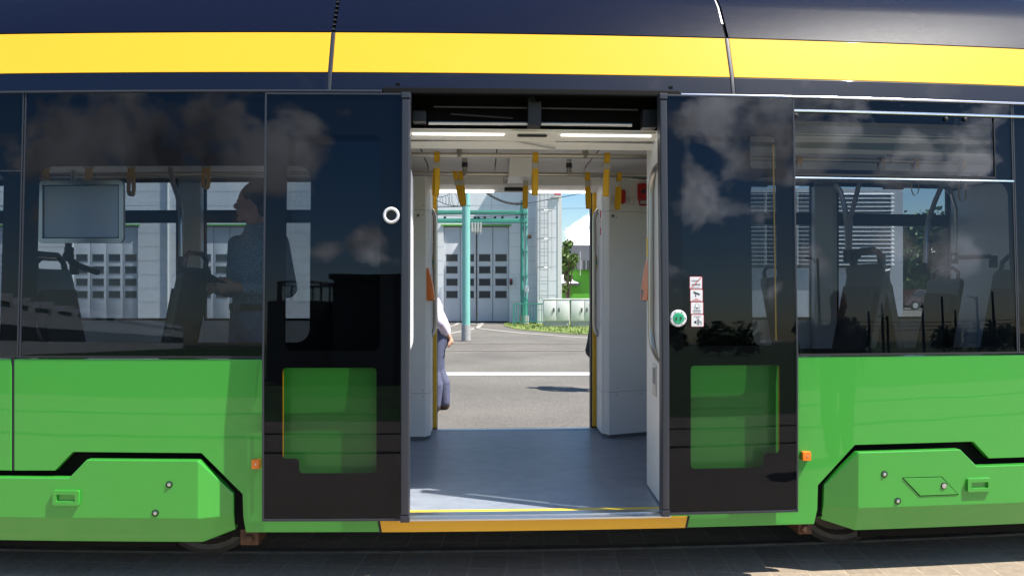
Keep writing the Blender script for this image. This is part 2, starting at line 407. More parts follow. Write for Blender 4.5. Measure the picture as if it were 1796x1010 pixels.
for curve in ([(755, 590), (785, 585), (815, 580), (838, 574), (845, 568), (846, 565.6)],
              [(755, 578), (785, 573), (800, 569), (805, 565.6)],
              [(825, 574), (870, 579), (920, 584), (1000, 590), (1100, 596)]):
    ribbon([gp(*p) for p in curve], .16, -.0035, 'concrete_pale')
kind(b.build('curved_track', smooth=False), 'structure')
b = MB(); gv = [gp(x, y) for x, y in ((884, 571), (905, 577), (950, 581.5), (1000, 585), (1120, 590), (1400, 592), (1400, 566), (884, 566))]
b.face([(x, y, .01) for x, y in gv], 'blade_green'); kind(b.build('verge', smooth=False), 'structure')
b = MB()
for k in range(5200):
    x = random.uniform(-.2, 12); y = random.uniform(25.0, 32.8)
    xi = CX + F * x / y; yl = CY + HC * F / y
    lim = 571 + (xi - 884) * .16 if xi < 920 else 577.5 + (xi - 920) * .085
    if xi < 884 or yl > min(lim, 588): continue
    h = random.uniform(.03, .11); a = random.uniform(0, 6.28); w = random.uniform(.015, .03)
    b.face([(x - w * math.cos(a), y - w * math.sin(a), 0), (x + w * math.cos(a), y + w * math.sin(a), 0), (x + random.uniform(-.06, .06), y + random.uniform(-.06, .06), h)], random.choice(['blade_green', 'leaf_c', 'blade_green']))
kind(b.build('grass', smooth=False), 'stuff')

# ------------------------------------------------------------------ the tram
T = thing('tram', 'green and navy low-floor tram with yellow roof stripe and its double door standing open', 'tram', world(0, 0, 0))
ZG, ZC, ZY0, ZY1 = 1.177, 2.57, 2.68, 2.92
UL, UR = -4.6, 4.7
uj1, uj2 = at(581, 100)[0], at(1279, 100)[0]
OPL, OPR = U(716), U(1162)
# roof line, stripe and band, in three lengths between the joints
for (a, c) in ((UL, uj1 - .011), (uj1 + .011, uj2 - .011), (uj2 + .011, UR)):
    b = MB(); b.prism([(a, ZY1 + .004), (c, ZY1 + .004), (c, 3.5), (a, 3.5)], -.004, .03, 'roof_paint'); b.build('roof_fairing', T, True, True)
    b = MB(); b.prism([(a, ZY0), (c, ZY0), (c, ZY1), (a, ZY1)], 0, .03, 'yellow_paint', .003); b.build('roof_stripe', T, True, True)
    b = MB(); b.prism([(a, ZC + .012), (c, ZC + .012), (c, ZY0 - .003), (a, ZY0 - .003)], .0, .03, 'navy_paint', .003); b.build('upper_band', T, True, True)
for k, u in enumerate((uj1, uj2)):
    b = MB(); b.prism([(u - .010, ZC + .004), (u + .010, ZC + .004), (u + .010, ZY1), (u - .010, ZY1)], -.003, .025, 'rubber_grey', .004); b.build('joint_seal', T, True, True)
    b = MB(); b.prism([(u - .010, ZY1 + .002), (u + .010, ZY1 + .002), (u + .010, 3.5), (u - .010, 3.5)], .012, .03, 'void_black')
    if k == 0:
        for i in range(14): z = ZY1 + .02 + i * .032; b.prism([(u - .009, z), (u + .009, z), (u + .009, z + .006), (u - .009, z + .006)], .002, .014, 'rubber_grey')
    else:
        b.prism([(u - .010, 3.02), (u - .002, 3.02), (u - .002, 3.5), (u - .010, 3.5)], -.004, .014, 'aluminium')
    b.build('joint_gap', T, True, True)
b = MB(); b.box(UL, UR, .78, 1.67, 3.46, 3.5, 'roof_paint'); b.box(UL, UR, 1.67, 2.40, 2.62, 2.66, 'roof_paint')
b.box(UL, UR, 2.38, 2.44, 2.44, 2.66, 'navy_paint'); b.box(UL, UR, 1.63, 1.67, 2.66, 3.46, 'roof_paint'); b.build('roof', T, True)
# chrome line over the windows and thin rails
b = MB(); b.prism([(UL, ZC - .004), (U(667), ZC - .004), (U(667), ZC + .010), (UL, ZC + .010)], -.008, .02, 'rubber_grey', .003); b.build('gutter', T, True, True)
b = MB(); b.prism([(U(1198), ZC - .004), (UR, ZC - .004), (UR, ZC + .010), (U(1198), ZC + .010)], -.010, .02, 'chrome', .004); b.build('gutter', T, True, True)
b = MB(); b.prism([(U(669), ZC - .010), (U(1197), ZC - .010), (U(1197), ZC + .024), (U(669), ZC + .024)], -.006, .02, 'void_black', .003); b.build('door_track_cover', T, True, True)

# side windows: a tinted pane with a black printed border behind it
zt, zb = ZC - .006, ZG + .004
def side_window(u0, u1, holes, extra=None):
    b = MB(); b.face([(u0, 0, zb), (u1, 0, zb), (u1, 0, zt), (u0, 0, zt)], 'window_glass')
    g = b.build('window', T, True, True)
    f_ = MB(); f_.holed([(u0, zb), (u1, zb), (u1, zt), (u0, zt)], holes, .005, 'black_frit'); f_.build('glass_border', g, True, True)
    f_ = MB()
    for (p, q_) in (((u0 - .003, zb - .003), (u0 + .004, zt + .003)), ((u1 - .004, zb - .003), (u1 + .003, zt + .003))):
        f_.prism([p, (q_[0], p[1]), q_, (p[0], q_[1])], -.003, .012, 'rubber_grey')
    f_.prism([(u0 + .004, zb - .004), (u1 - .004, zb - .004), (u1 - .004, zb + .007), (u0 + .004, zb + .007)], -.003, .012, 'rubber_black'); f_.build('window_seal', g, True, True)
    return g
def hole(x0, y0, x1, y1, r, v=.0):
    a, c = at(x0, y1, v), at(x1, y0, v); return rrect(a[0], a[1], c[0], c[1], r)
uw = U(33)
side_window(UL, uw - .006, [hole(-280, 300, 6, 596, .06)])
side_window(uw + .006, OPL - .02, [hole(62, 291, 545, 600, .07)])
uw2 = U(1786)
hz0, hz1 = at(1600, 309)[1], at(1600, 204)[1]
gR = side_window(OPR + .02, uw2 - .005, [hole(1321, 318, 1768, 612, .08), rrect(U(1321), at(1600, 300)[1], U(1748), at(1600, 208)[1], .02)])
side_window(uw2 + .005, UR, [hole(1810, 320, 1990, 600, .05)])
# hopper window frame, chrome rail above, clips
b = MB(); ux0, ux1 = U(1384), U(1752)
b.prism([(ux0, hz0 - .008), (ux1, hz0 - .008), (ux1, hz0 + .004), (ux0, hz0 + .004)], -.006, .004, 'black_trim'); b.prism([(ux1, hz0 - .008), (ux1 + .006, hz0 - .008), (ux1 + .006, hz1), (ux1, hz1)], -.005, .004, 'black_trim')
b.build('hopper_frame', gR, True, True)
b = MB(); b.prism([(ux0, hz0 - .022), (uw2, hz0 - .022), (uw2, hz0 - .014), (ux0, hz0 - .014)], -.004, .004, 'chrome'); b.build('glazing_line', gR, True, True)
b = MB(); b.prism([(U(1384), hz1 + .004), (UR, hz1 + .004), (UR, hz1 + .020), (U(1384), hz1 + .020)], -.012, .004, 'chrome', .005); b.build('drip_rail', gR, True, True)
for x in (1402, 1668, 1702):
    b = MB(); u = U(x); z = hz1 - .012; b.disc(u, z, prof(z) - .012, [(.011, .01), (.011, .003), (.006, 0)], 'rubber_black', 12); b.build('hinge_clip', gR, True)
b = MB(); b.prism([(UL, at(20, 300)[1] - .003), (uw - .01, at(20, 300)[1] - .003), (uw - .01, at(20, 300)[1] + .003), (UL, at(20, 300)[1] + .003)], -.003, .004, 'rubber_grey'); b.build('glazing_line', T, True, True)

# green lower panels
def G(pts): return [at(x, y) if y != 'g' else (U(x), ZG - .006) for x, y in pts]
ud = U(22)
b = MB(); b.prism([(UL, ZG - .006), (ud - .008, ZG - .006), (ud - .008, at(22, 825)[1]), (UL, at(22, 825)[1])], 0, .035, 'green_paint', .004); b.build('side_panel', T, True)
b = MB(); b.prism([(ud - .007, at(22, 825)[1]), (ud + .007, at(22, 825)[1]), (ud + .007, ZG), (ud - .007, ZG)], .006, .03, 'rubber_grey'); b.build('panel_gap', T, True)
zstep = .275
pl = G([(22, 'g'), (716, 'g'), (716, 917), (663, 917)]) + [(U(668), zstep), (U(431), zstep)] + G([(426.4, 906.6), (425, 866), (353, 794.5), (128, 792.5), (96.6, 825), (22, 825)])
pl[0] = (ud + .008, pl[0][1]); pl[-1] = (ud + .008, pl[-1][1]); pl[1] = (OPL, pl[1][1]); pl[2] = (OPL, pl[2][1])
b = MB(); b.prism(pl, 0, .035, 'green_paint', .004); b.build('side_panel', T, True)
zr = at(1735, 803.7)[1]
pr = [(OPR, ZG - .006), (UR, ZG - .006), (UR, zr)] + G([(1735, 803.7), (1707, 774.4), (1499.7, 780.2), (1435, 850.5), (1433.8, 892.7)]) + [(U(1428), zstep), (U(1203), zstep)] + G([(1209, 907)]) + [(OPR, G([(1209, 907)])[0][1])]
b = MB(); b.prism(pr, 0, .035, 'green_paint', .004); b.build('side_panel', T, True)
# black recess behind the channel
for (a, c, top) in ((UL, U(432), Z(785)), (U(1427), UR, Z(770))):
    b = MB(); b.prism([(a, .30), (c, .30), (c, top), (a, top)], .055, .075, 'void_black'); b.build('channel_recess', T, True)

def skirt(main, cham, zc, x_end):
    """main: outline of the flat face (px) whose last two points sit on the crease; cham: chamfer edge (px)"""
    vo, vi, vb = -.032, .035, .03
    b = MB(); bm = b.bm; b.mi('green_paint')
    def V(p, v): return bm.verts.new((p[0], v, p[1]))
    A = [V(p, vo) for p in main]                     # ... last = crease at far end, last-1 = crease at chamfer
    c0, c1 = cham                                    # chamfer outer edge top / crease level
    C0, C1 = V(c0, vi), V(c1, vi)
    iT = len(A) - 3                                  # top of chamfer edge on the flat face
    bm.faces.new(A); bm.faces.new([A[iT], C0, C1, A[iT + 1]])
    zb_ = zc
    B0 = V((main[-1][0], zb_), vb); B1 = V((x_end, zb_), vb); B2 = V((c1[0], zb_ + .055), vi + .03)
    bm.faces.new([A[-1], A[-2], B1, B0]); bm.faces.new([A[-2], C1, B2, B1])
    bmesh.ops.recalc_face_normals(bm, faces=bm.faces[:])
    ed = [e for e in bm.edges if e.is_boundary]
    r = bmesh.ops.extrude_edge_only(bm, edges=ed)
    for v in [g for g in r['geom'] if isinstance(g, bmesh.types.BMVert)]: v.co.y += .045
    bmesh.ops.recalc_face_normals(bm, faces=bm.faces[:])
    bmesh.ops.bevel(bm, geom=[e for e in bm.edges if len(e.link_faces) == 2 and e.calc_face_angle(0) > .1], offset=.004, segments=2, affect='EDGES', profile=.5)
    return b.build('bogie_skirt', T, True, sharp=14)
vo = -.032
def S(x, y): return at(x, y, vo, False)
zcr = S(300, 909)[1]
mainL = [(UL, S(100, 838)[1]), S(120.6, 838), S(151.5, 806), S(347, 807.5), (S(347, 909)[0], zcr), (UL, zcr)]
skL = skirt(mainL, (at(410, 865, .035, False), (U(410, .035), zcr)), .215, U(356, .03))
zcr2 = S(1505, 891)[1]
mainR = [(UR, S(1714, 817)[1]), S(1714, 817.6), S(1684.6, 788), S(1505.6, 793.4), (S(1505.6, 891)[0], zcr2), (UR, zcr2)]
skR = skirt(mainR, (at(1445.2, 850.5, .035, False), (U(1444, .035), zcr2)), .225, U(1500, .03))
def bolt(parent, x, y, v=vo, r=.014):
    u, z = at(x, y, v, False); b = MB()
    b.disc(u, z, v, [(r * 1.3, .002), (r * 1.3, -.002), (r, -.003), (r * .95, .004)], 'rubber_black', 16)
    b.disc(u, z, v, [(r * .62, .004), (r * .62, -.006), (r * .3, -.008)], 'aluminium', 12); b.build('bolt', parent, True)
def recess_handle(parent, x0, y0, x1, y1, v=vo):
    a, c = at(x0, y1, v, False), at(x1, y0, v, False); b = MB(); o = .020
    ou = rrect(a[0], a[1], c[0], c[1], .008, 3); inn = rrect(a[0] + o, a[1] + o, c[0] - o, c[1] - o, .005, 3)
    b.holed(ou, [inn], v - .014, 'green_paint')
    n = len(ou)
    b.mesh([(p[0], v - .014, p[1]) for p in ou] + [(p[0], v + .002, p[1]) for p in ou], [(i, (i + 1) % n, n + (i + 1) % n, n + i) for i in range(n)], 'green_paint')
    in2 = [(p[0], p[1]) for p in rrect(a[0] + o + .004, a[1] + o + .010, c[0] - o - .004, c[1] - o, .003, 3)]
    b.mesh([(p[0], v - .014, p[1]) for p in inn] + [(p[0], v + .042, p[1]) for p in in2], [(i, (i + 1) % n, n + (i + 1) % n, n + i) for i in range(n)], 'green_paint')
    b.mesh([(p[0], v + .042, p[1]) for p in in2], [tuple(range(n))], 'void_black'); b.build('recess_handle', parent, True)
recess_handle(skL, 94.5, 859, 140.5, 884.5); bolt(skL, 297, 849); bolt(skL, 272.5, 899)
recess_handle(skR, 1695, 837, 1736.5, 861.5); bolt(skR, 1551, 831); bolt(skR, 1574.4, 878)
fl = [S(1582, 837), S(1651.7, 835), S(1681.4, 867), S(1612.5, 869.6)]
b = MB(); b.prism(fl, vo - .0012, vo + .002, 'void_black'); ctr = (sum(p[0] for p in fl) / 4, sum(p[1] for p in fl) / 4)
b.prism([(ctr[0] + (p[0] - ctr[0]) * .955, ctr[1] + (p[1] - ctr[1]) * .93) for p in fl], vo - .004, vo + .001, 'green_paint', .0015)
u, z = S(1654.6, 851); b.disc(u, z, vo - .004, [(.018, .002), (.018, -.002), (.013, -.003)], 'rubber_black', 18); b.disc(u, z, vo - .004, [(.013, 0), (.013, -.005), (.006, -.006)], 'aluminium', 16); b.build('access_flap', skR, True)
# side marker lights
for (x0, x1, y0, y1) in ((443.5, 458, 803.5, 820), (1404, 1419, 790, 806)):
    a, c = at(x0, y1), at(x1, y0); b = MB(); b.box(a[0], c[0], -.028, 0, a[1], c[1], 'marker_orange', .004)
    b.disc(c[0] - .02, (a[1] + c[1]) / 2, -.028, [(.004, 0), (.004, -.002)], 'aluminium', 10); b.build('marker_light', T, True)
# step edge under the door
us0, us1 = U(668), U(1203)
b = MB(); b.prism([(us0, zstep), (us1, zstep), (U(1208), .336), (U(664), .336)], -.004, .03, 'step_orange', .002); b.build('step_panel', T, True)
for (xa, xb) in ((664.5, 668), (1207.5, 1203)):
    b = MB(); b.prism([(U(xb) - .006, zstep), (U(xb) + .006, zstep), (U(xa) + .006, .337), (U(xa) - .006, .337)], -.005, .02, 'black_trim'); b.build('step_edge_trim', T, True)
b = MB(); b.box(U(700), U(1175), -.030, .045, .338, .349, 'aluminium', .003); b.box(U(712), U(1166), .02, .075, .348, .356, 'steel', .003); b.build('door_sill', T, True)
b = MB(); b.box(U(712), U(1166), .075, .115, .340, .354, 'edge_yellow'); b.build('sill_edge_line', T, True)
# underframe, wheels, axle boxes
b = MB(); b.box(UL, UR, .30, 2.36, .24, .33, 'under_black'); b.box(UL, U(418), .10, .12, .22, .32, 'under_black'); b.box(U(445), U(1415), .10, .14, .245, .31, 'under_black')
b.box(U(1530), UR, .14, .16, .15, .30, 'under_black'); b.box(UL, U(290), .14, .16, .15, .30, 'under_black'); b.build('underframe', T, True)
for x in (371, 1469):
    u = U(x, .47); b = MB(); rr = .31
    b.disc(u, rr + .012, .43, [(rr, .14), (rr, 0), (rr - .03, -.012), (rr - .055, -.004), (rr - .075, .03), (.1, .03)], 'wheel_steel', 48); w = b.build('wheel', T, True)
    b = MB(); b.disc(u, rr + .012, .40, [(.09, .06), (.09, 0), (.05, -.02)], 'rust', 20); b.build('axle_hub', w, True)
for (x0, x1, y0, y1) in ((421, 453, 934, 956), (1400, 1424, 917, 937)):
    u0, z0 = at(x0, y1, .09, False); u1, z1 = at(x1, y0, .09, False); b = MB(); b.box(u0, u1, .09, .24, z0, z1 + .02, 'rust', .006)
    b.disc((u0 + u1) / 2, (z0 + z1) / 2, .09, [(.026, 0), (.026, -.014), (.015, -.02)], 'rust', 6); b.build('axle_bracket', T, True)

# ---------------------------------------------------------------- door leaves
def leaf(x0, x1, ytop, ybot, seal_right, clear_up, clear_lo, notch_left):
    v0 = -.075
    u0, zb_ = at(x0, ybot, v0, True); u1, _ = at(x1, ybot, v0, True); zt_ = at((x0 + x1) / 2, ytop, v0)[1]
    bw = .046 if seal_right else .012; aw = .012 if seal_right else .046
    L = MB()
    for pts in ([(u0, zb_), (u0 + .010, zb_), (u0 + .010, zt_), (u0, zt_)], [(u1 - .010, zb_), (u1, zb_), (u1, zt_), (u1 - .010, zt_)],
                [(u0 + .010, zb_), (u1 - .010, zb_), (u1 - .010, zb_ + .012), (u0 + .010, zb_ + .012)], [(u0 + .010, zt_ - .010), (u1 - .010, zt_ - .010), (u1 - .010, zt_), (u0 + .010, zt_)]):
        L.prism(pts, v0 - .002, v0 + .036, 'rubber_grey', .002)
    lf = L.build('door_leaf', T, True, True)
    g = MB(); g.face([(u0 + .009, v0, zb_ + .011), (u1 - .009, v0, zb_ + .011), (u1 - .009, v0, zt_ - .009), (u0 + .009, v0, zt_ - .009)], 'door_glass_tint'); g.build('door_glass', lf, True, True)
    def hl(x0, y0, x1, y1, r):
        a, c = at(x0, y1, v0), at(x1, y0, v0); return [a[0], a[1], c[0], c[1], r]
    up = rrect(*hl(*clear_up, .035), 5); a0, b0, a1, b1, r = hl(*clear_lo, .022); nw, nh = .085, .075
    def fillet(pts, r, n=4):
        out = []
        for i, p in enumerate(pts):
            p = Vector(p); a = (Vector(pts[i - 1]) - p).normalized() * r; c = (Vector(pts[(i + 1) % len(pts)]) - p).normalized() * r
            out += [tuple(q_) for q_ in arc((*(p + a), 0), (*p, 0), (*(p + c), 0), n)]
        return [(q_[0], q_[1]) for q_ in out]
    if notch_left: lo = [(a0, b0 + nh), (a0 + nw, b0 + nh), (a0 + nw, b0), (a1, b0), (a1, b1), (a0, b1)]
    else: lo = [(a0, b0), (a1 - nw, b0), (a1 - nw, b0 + nh), (a1, b0 + nh), (a1, b1), (a0, b1)]
    lo = fillet(lo, r)
    f_ = MB(); f_.holed([(u0 + .009, zb_ + .011), (u1 - .009, zb_ + .011), (u1 - .009, zt_ - .009), (u0 + .009, zt_ - .009)], [up, lo], v0 + .005, 'black_frit')
    f_.build('glass_border', lf, True, True)
    # inner frame depth round the lower opening, yellow inside edge line
    f_ = MB(); xx = a0 if notch_left else a1; zlo = b0 + (nh if True else 0)
    f_.prism([(xx - .004, zlo), (xx + .004, zlo), (xx + .004, b1), (xx - .004, b1)], v0 + .010, v0 + .016, 'rail_yellow'); xu = up_x = (at(clear_up[0], 400, v0)[0] if notch_left else at(clear_up[2], 400, v0)[0])
    za_, zb2 = at(600, clear_up[3], v0)[1] + .02, at(600, clear_up[1], v0)[1] - .02
    f_.prism([(xu - .003, za_), (xu + .003, za_), (xu + .003, zb2), (xu - .003, zb2)], v0 + .010, v0 + .016, 'rail_yellow'); f_.build('inner_edge_strip', lf, True, True)
    s_ = MB()
    if seal_right: e0, e1 = u1 - .038, u1 + .006
    else: e0, e1 = u0 - .006, u0 + .034
    s_.prism([(e0, zb_ + .03), (e1, zb_ + .03), (e1, zt_ - .03), (e0, zt_ - .03)], v0 - .016, v0 + .045, 'rubber_grey', .010); s_.build('edge_seal', lf, True, True)
    for (za3, zb3) in ((zb_ - .004, zb_ + .029), (zt_ - .029, zt_ + .002)):
        s_ = MB(); s_.prism([(e0 - .001, za3), (e1 + .001, za3), (e1 + .001, zb3), (e0 - .001, zb3)], v0 - .018, v0 + .045, 'rubber_grey', .004); s_.build('seal_end_cap', lf, True, True)
    return lf, v0
LL, vl = leaf(459.5, 716, 163, 914, True, (500, 237, 668, 615), (495, 645, 660, 830), True)
LR, vr = leaf(1162, 1400, 168, 903, False, (1199, 240, 1360, 607), (1212, 640, 1368, 822), False)
LL['label'] = 'left open door leaf of black tinted glass with a white ring'
LR['label'] = 'right open door leaf of black tinted glass with a green button and four stickers'
u, z = at(686.5, 378, vl); v = vl + prof(z)
b = MB(); b.disc(u, z, v, [(.043, .0), (.043, -.006), (.040, -.012), (.034, -.014), (.028, -.011), (.027, -.003)], 'ring_white', 36); b.disc(u, z, v - .0035, [(.027, 0), (.027, -.0005)], 'black_trim', 28); b.build('door_ring', LL, True)
u, z = at(1189, 558, vr); v = vr + prof(z)
b = MB(); b.disc(u, z, v, [(.044, 0), (.044, -.008), (.041, -.012), (.031, -.013), (.029, -.009)], 'ring_white', 36); 
for k in range(6): t = R(60 * k); b.disc(u + .037 * math.cos(t), z + .037 * math.sin(t), v - .0125, [(.0038, .001), (.0038, -.0015)], 'ink_grey', 8)
bt = b.build('open_button', LR, True)
b = MB(); b.disc(u, z, v - .0085, [(.029, .001), (.029, -.003), (.026, -.006)], 'button_green', 30)
for s in (-1, 1):
    b.prism([(u + s * .019, z), (u + s * .008, z + .010), (u + s * .005, z + .007), (u + s * .0125, z), (u + s * .005, z - .007), (u + s * .008, z - .010)][::1], v - .0165, v - .014, 'ink')
b.build('button_cap', bt, True)
# four stickers on the right leaf
def bars(b, u, z, v, rows, m='ink_grey'):
    for (du, dz, w, h) in rows: b.prism([(u + du, z + dz), (u + du + w, z + dz), (u + du + w, z + dz + h), (u + du, z + dz + h)], v - .0010, v, m)
for k, (y0, y1) in enumerate(((485, 507), (507.5, 529), (529.5, 551), (551.5, 573))):
    dx = k * .9
    a, c = at(1209.5 + dx, y1, vr), at(1231.5 + dx, y0, vr); um, zm = (a[0] + c[0]) / 2, (a[1] + c[1]) / 2; v = vr + prof(zm) - .0012
    b = MB(); b.prism(rrect(a[0], a[1], c[0], c[1], .004, 3), v, v + .0014, 'sticker_red'); b.prism(rrect(a[0] + .002, a[1] + .002, c[0] - .002, c[1] - .002, .003, 3), v - .0006, v + .001, 'sticker_white')
    v -= .0006
    if k == 0:
        bars(b, um, zm, v, [(-.022, .012, .040, .002), (-.020, .008, .034, .0018), (-.022, -.024, .044, .002)], 'ink_grey'); bars(b, um, zm, v, [(-.022, -.010, .012, .003), (-.008, -.011, .018, .005), (.012, -.011, .010, .005)], 'ink')
        b.prism([(a[0] + .003, a[1] + .003), (a[0] + .007, a[1] + .003), (c[0] - .003, c[1] - .003), (c[0] - .007, c[1] - .003)], v - .0022, v - .001, 'sticker_red')
    if k == 1:
        b.prism([(um - .016, zm + .022), (um - .013, zm + .012), (um + .016, zm + .002), (um + .018, zm + .009)], v - .001, v, 'ink'); bars(b, um, zm, v, [(-.006, -.004, .003, .012), (-.008, -.005, .007, .003)], 'ink'); bars(b, um, zm, v, [(-.010, -.018, .02, .002), (-.024, -.026, .048, .002)], 'sticker_red')
    if k == 2:
        bell = [(-.016, .002), (-.012, .005), (-.010, .016), (-.005, .024), (.005, .024), (.010, .016), (.012, .005), (.016, .002)]
        b.prism([(um + p[0], zm + p[1]) for p in bell], v - .001, v, 'ink'); b.prism([(um + p[0] * .82, zm + .0015 + p[1] * .9) for p in bell], v - .0016, v, 'sticker_white'); b.disc(um, zm, v, [(.004, 0), (.004, -.001)], 'ink', 8)
        bars(b, um, zm, v, [(-.018, -.010, .036, .0018), (-.022, -.016, .042, .0018), (-.020, -.024, .042, .0018)], 'ink_grey')
    if k == 3:
        bars(b, um, zm, v, [(-.020, .022, .038, .002), (-.008, .015, .018, .002)], 'ink_grey'); b.prism([(um - .020, zm - .007), (um - .006, zm + .003), (um - .006, zm - .017)], v - .001, v, 'ink')
        bars(b, um, zm, v, [(.0, -.022, .0025, .028), (.006, -.022, .0025, .026), (.001, .004, .007, .004), (.010, -.006, .010, .003), (.018, -.022, .0025, .016)], 'ink')
    st = b.build('sticker', LR, True); st['label'] = ['white sticker with a struck-out cigarette', 'white sticker with a surveillance camera', 'white sticker with a bell', 'white sticker with an arrow and a hand'][k]

# ---------------------------------------------------------------- tram inside
FZ = .35
FO0, FO1 = U(766.5, 2.42), U(1035.5, 2.42)            # far doorway
b = MB(); b.box(UL, UR, .06, 2.39, FZ - .03, FZ, 'floor_vinyl'); b.build('floor', T, True)
b = MB(); b.box(FO0 - .1, FO1 + .1, 2.36, 2.42, FZ - .028, FZ + .006, 'aluminium'); b.build('door_sill', T, True)
# mechanism space above the door
b = MB(); b.box(OPL - .05, OPR + .05, .287, .30, 2.40, 2.62, 'void_black'); b.box(OPL - .05, OPR + .05, .10, .28, 2.60, 2.63, 'void_black')
b.box(OPL - .07, OPL - .05, .06, .28, 2.36, 2.62, 'void_black'); b.box(OPR + .05, OPR + .07, .06, .28, 2.36, 2.62, 'void_black')
b.box(U(724, .2), U(748, .2), .16, .25, 2.44, 2.50, 'black_trim', .006); b.box(U(1125, .2), U(1150, .2), .16, .25, 2.42, 2.52, 'black_trim', .006); b.box(U(925, .2), U(948, .2), .14, .25, 2.42, 2.55, 'black_trim', .006)
b.tube([(U(760, .2), .22, 2.535), (U(1120, .2), .22, 2.53)], .006, 'rubber_grey', 6); b.tube([(U(790, .2), .24, 2.50), (U(900, .2), .24, 2.48)], .005, 'rubber_grey', 6)
b.build('door_drive_housing', T, True)
for (xa, xb) in ((752, 925), (939, 1108)):
    b = MB(); z = Z(217, .2); b.tube([(U(xa, .2), .2, z), (U(xb, .2), .2, z)], .010, 'aluminium', 10); b.build('door_spindle', T, True)
b = MB(); u = U(933, .2); z = Z(176, .2); b.disc(u, z, .19, [(.022, .05), (.022, 0), (.012, -.005)], 'rubber_grey', 16); b.build('pulley', T, True)
# white header with light strips and sensor
zh0, zh1 = Z(227, .26), Z(262, .39)
b = MB(); b.mesh([(UL, .255, zh0), (UR, .255, zh0), (UR, .262, zh0 - .02), (UL, .262, zh0 - .02), (UL, .39, zh1), (UR, .39, zh1), (UL, .43, zh1 + .13), (UR, .43, zh1 + .13), (UL, .285, zh0), (UR, .285, zh0)],
               [(8, 9, 1, 0), (0, 1, 3, 2), (2, 3, 5, 4), (4, 5, 7, 6)], 'ceiling_white'); b.build('header_panel', T, True, smooth=False)
def onh(v): return zh0 - .02 + (zh1 - zh0 + .02) * (v - .262) / (.39 - .262)
for (xa, xb) in ((724, 884), (984, 1141)):
    b = MB(); b.box(U(xa, .28), U(xb, .28), .268, .280, onh(.272) - .007, onh(.272) + .003, 'led_light', .002); b.build('light_strip', T, True)
b = MB(); b.box(U(907, .29), U(959, .29), .262, .29, onh(.285) - .006, onh(.272) - .002, 'rubber_black', .006); b.build('door_sensor', T, True)
# ceiling in panels with dark joints
zcl = 2.49
jx = [UL, U(812 - 85, 1.2) - 0, U(725, 1.3), U(884, 1.3), U(1059, 1.3), UR]
edges_ = [UL, U(737, 1.2), U(872, 1.2), U(1053, 1.2), UR]
for a, c in zip(edges_, edges_[1:]):
    b = MB(); b.mesh([(a + .004, .42, zcl + .01), (c - .004, .42, zcl + .01), (a + .004, 1.9, zcl), (c - .004, 1.9, zcl), (a + .004, 2.12, 2.445), (c - .004, 2.12, 2.445), (a + .004, .42, zcl + .04), (c - .004, .42, zcl + .04)], [(0, 1, 3, 2), (2, 3, 5, 4), (0, 1, 7, 6)], 'ceiling_white'); b.build('ceiling_panel', T, True)
b = MB(); b.box(UL, UR, .5, 2.3, zcl + .05, zcl + .07, 'void_black'); b.build('ceiling_backing', T, True)
b = MB(); zf = Z(336, 2.3); b.mesh([(FO0 - .3, 2.10, 2.45), (FO1 + .3, 2.10, 2.45), (FO0 - .3, 2.12, zf + .03), (FO1 + .3, 2.12, zf + .03), (FO0 - .3, 2.36, zf), (FO1 + .3, 2.36, zf), (FO0 - .3, 2.36, 2.6), (FO1 + .3, 2.36, 2.6)], [(0, 1, 3, 2), (2, 3, 5, 4), (4, 5, 7, 6)], 'ceiling_white'); hf = b.build('header_panel', T, True)
b = MB(); b.box(U(885, 2.2), U(919, 2.2), 2.20, 2.28, zf - .005, zf + .03, 'rubber_black', .006); b.build('door_sensor', hf, True)
for (xa, xb) in ((770, 866), (930, 1030)):
    b = MB(); b.box(U(xa, 2.3), U(xb, 2.3), 2.30, 2.33, zf - .008, zf + .01, 'led_light', .002); b.build('light_strip', hf, True)
for k, (x0, x1) in enumerate(((883, 897.5), (899, 911), (912.5, 925))):
    b = MB(); v = 2.105; a, c = at(x0, 320.5, v, False), at(x1, 310, v, False); b.prism([(a[0], a[1]), (c[0], a[1]), c, (a[0], c[1])], v - .004, v, 'ink_grey'); b.prism([(a[0] + .004, a[1] + .004), (c[0] - .004, a[1] + .004), (c[0] - .004, c[1] - .004), (a[0] + .004, c[1] - .004)], v - .006, v, 'sticker_white')
    um, zm = (a[0] + c[0]) / 2, (a[1] + c[1]) / 2
    if k == 1: b.prism([(um - .014, zm - .010), (um + .014, zm - .010), (um + .008, zm), (um + .006, zm + .014), (um - .006, zm + .014), (um - .008, zm)], v - .007, v, 'ink_grey')
    else: b.prism([(um - .02, zm - .016), (um - .014, zm - .016), (um + .022, zm + .016), (um + .016, zm + .016)], v - .007, v, 'ink')
    b.build('sticker', hf, True)
# ceiling centre cover
b = MB(); v = 1.35; tl, tr, br, bl = at(895, 262, v, False), at(946, 262, v, False), at(932, 308, v, False), at(893, 308, v, False)
b.mesh([(tl[0], v, tl[1]), (tr[0], v, tr[1]), (br[0], v + .05, br[1]), (bl[0], v + .05, bl[1]), (tl[0], v + .5, tl[1]), (tr[0], v + .5, tr[1]), (br[0], v + .4, br[1]), (bl[0], v + .4, bl[1])], [(0, 1, 2, 3), (1, 5, 6, 2), (0, 3, 7, 4), (3, 2, 6, 7)], 'white_panel'); b.build('ceiling_duct_cover', T, True)
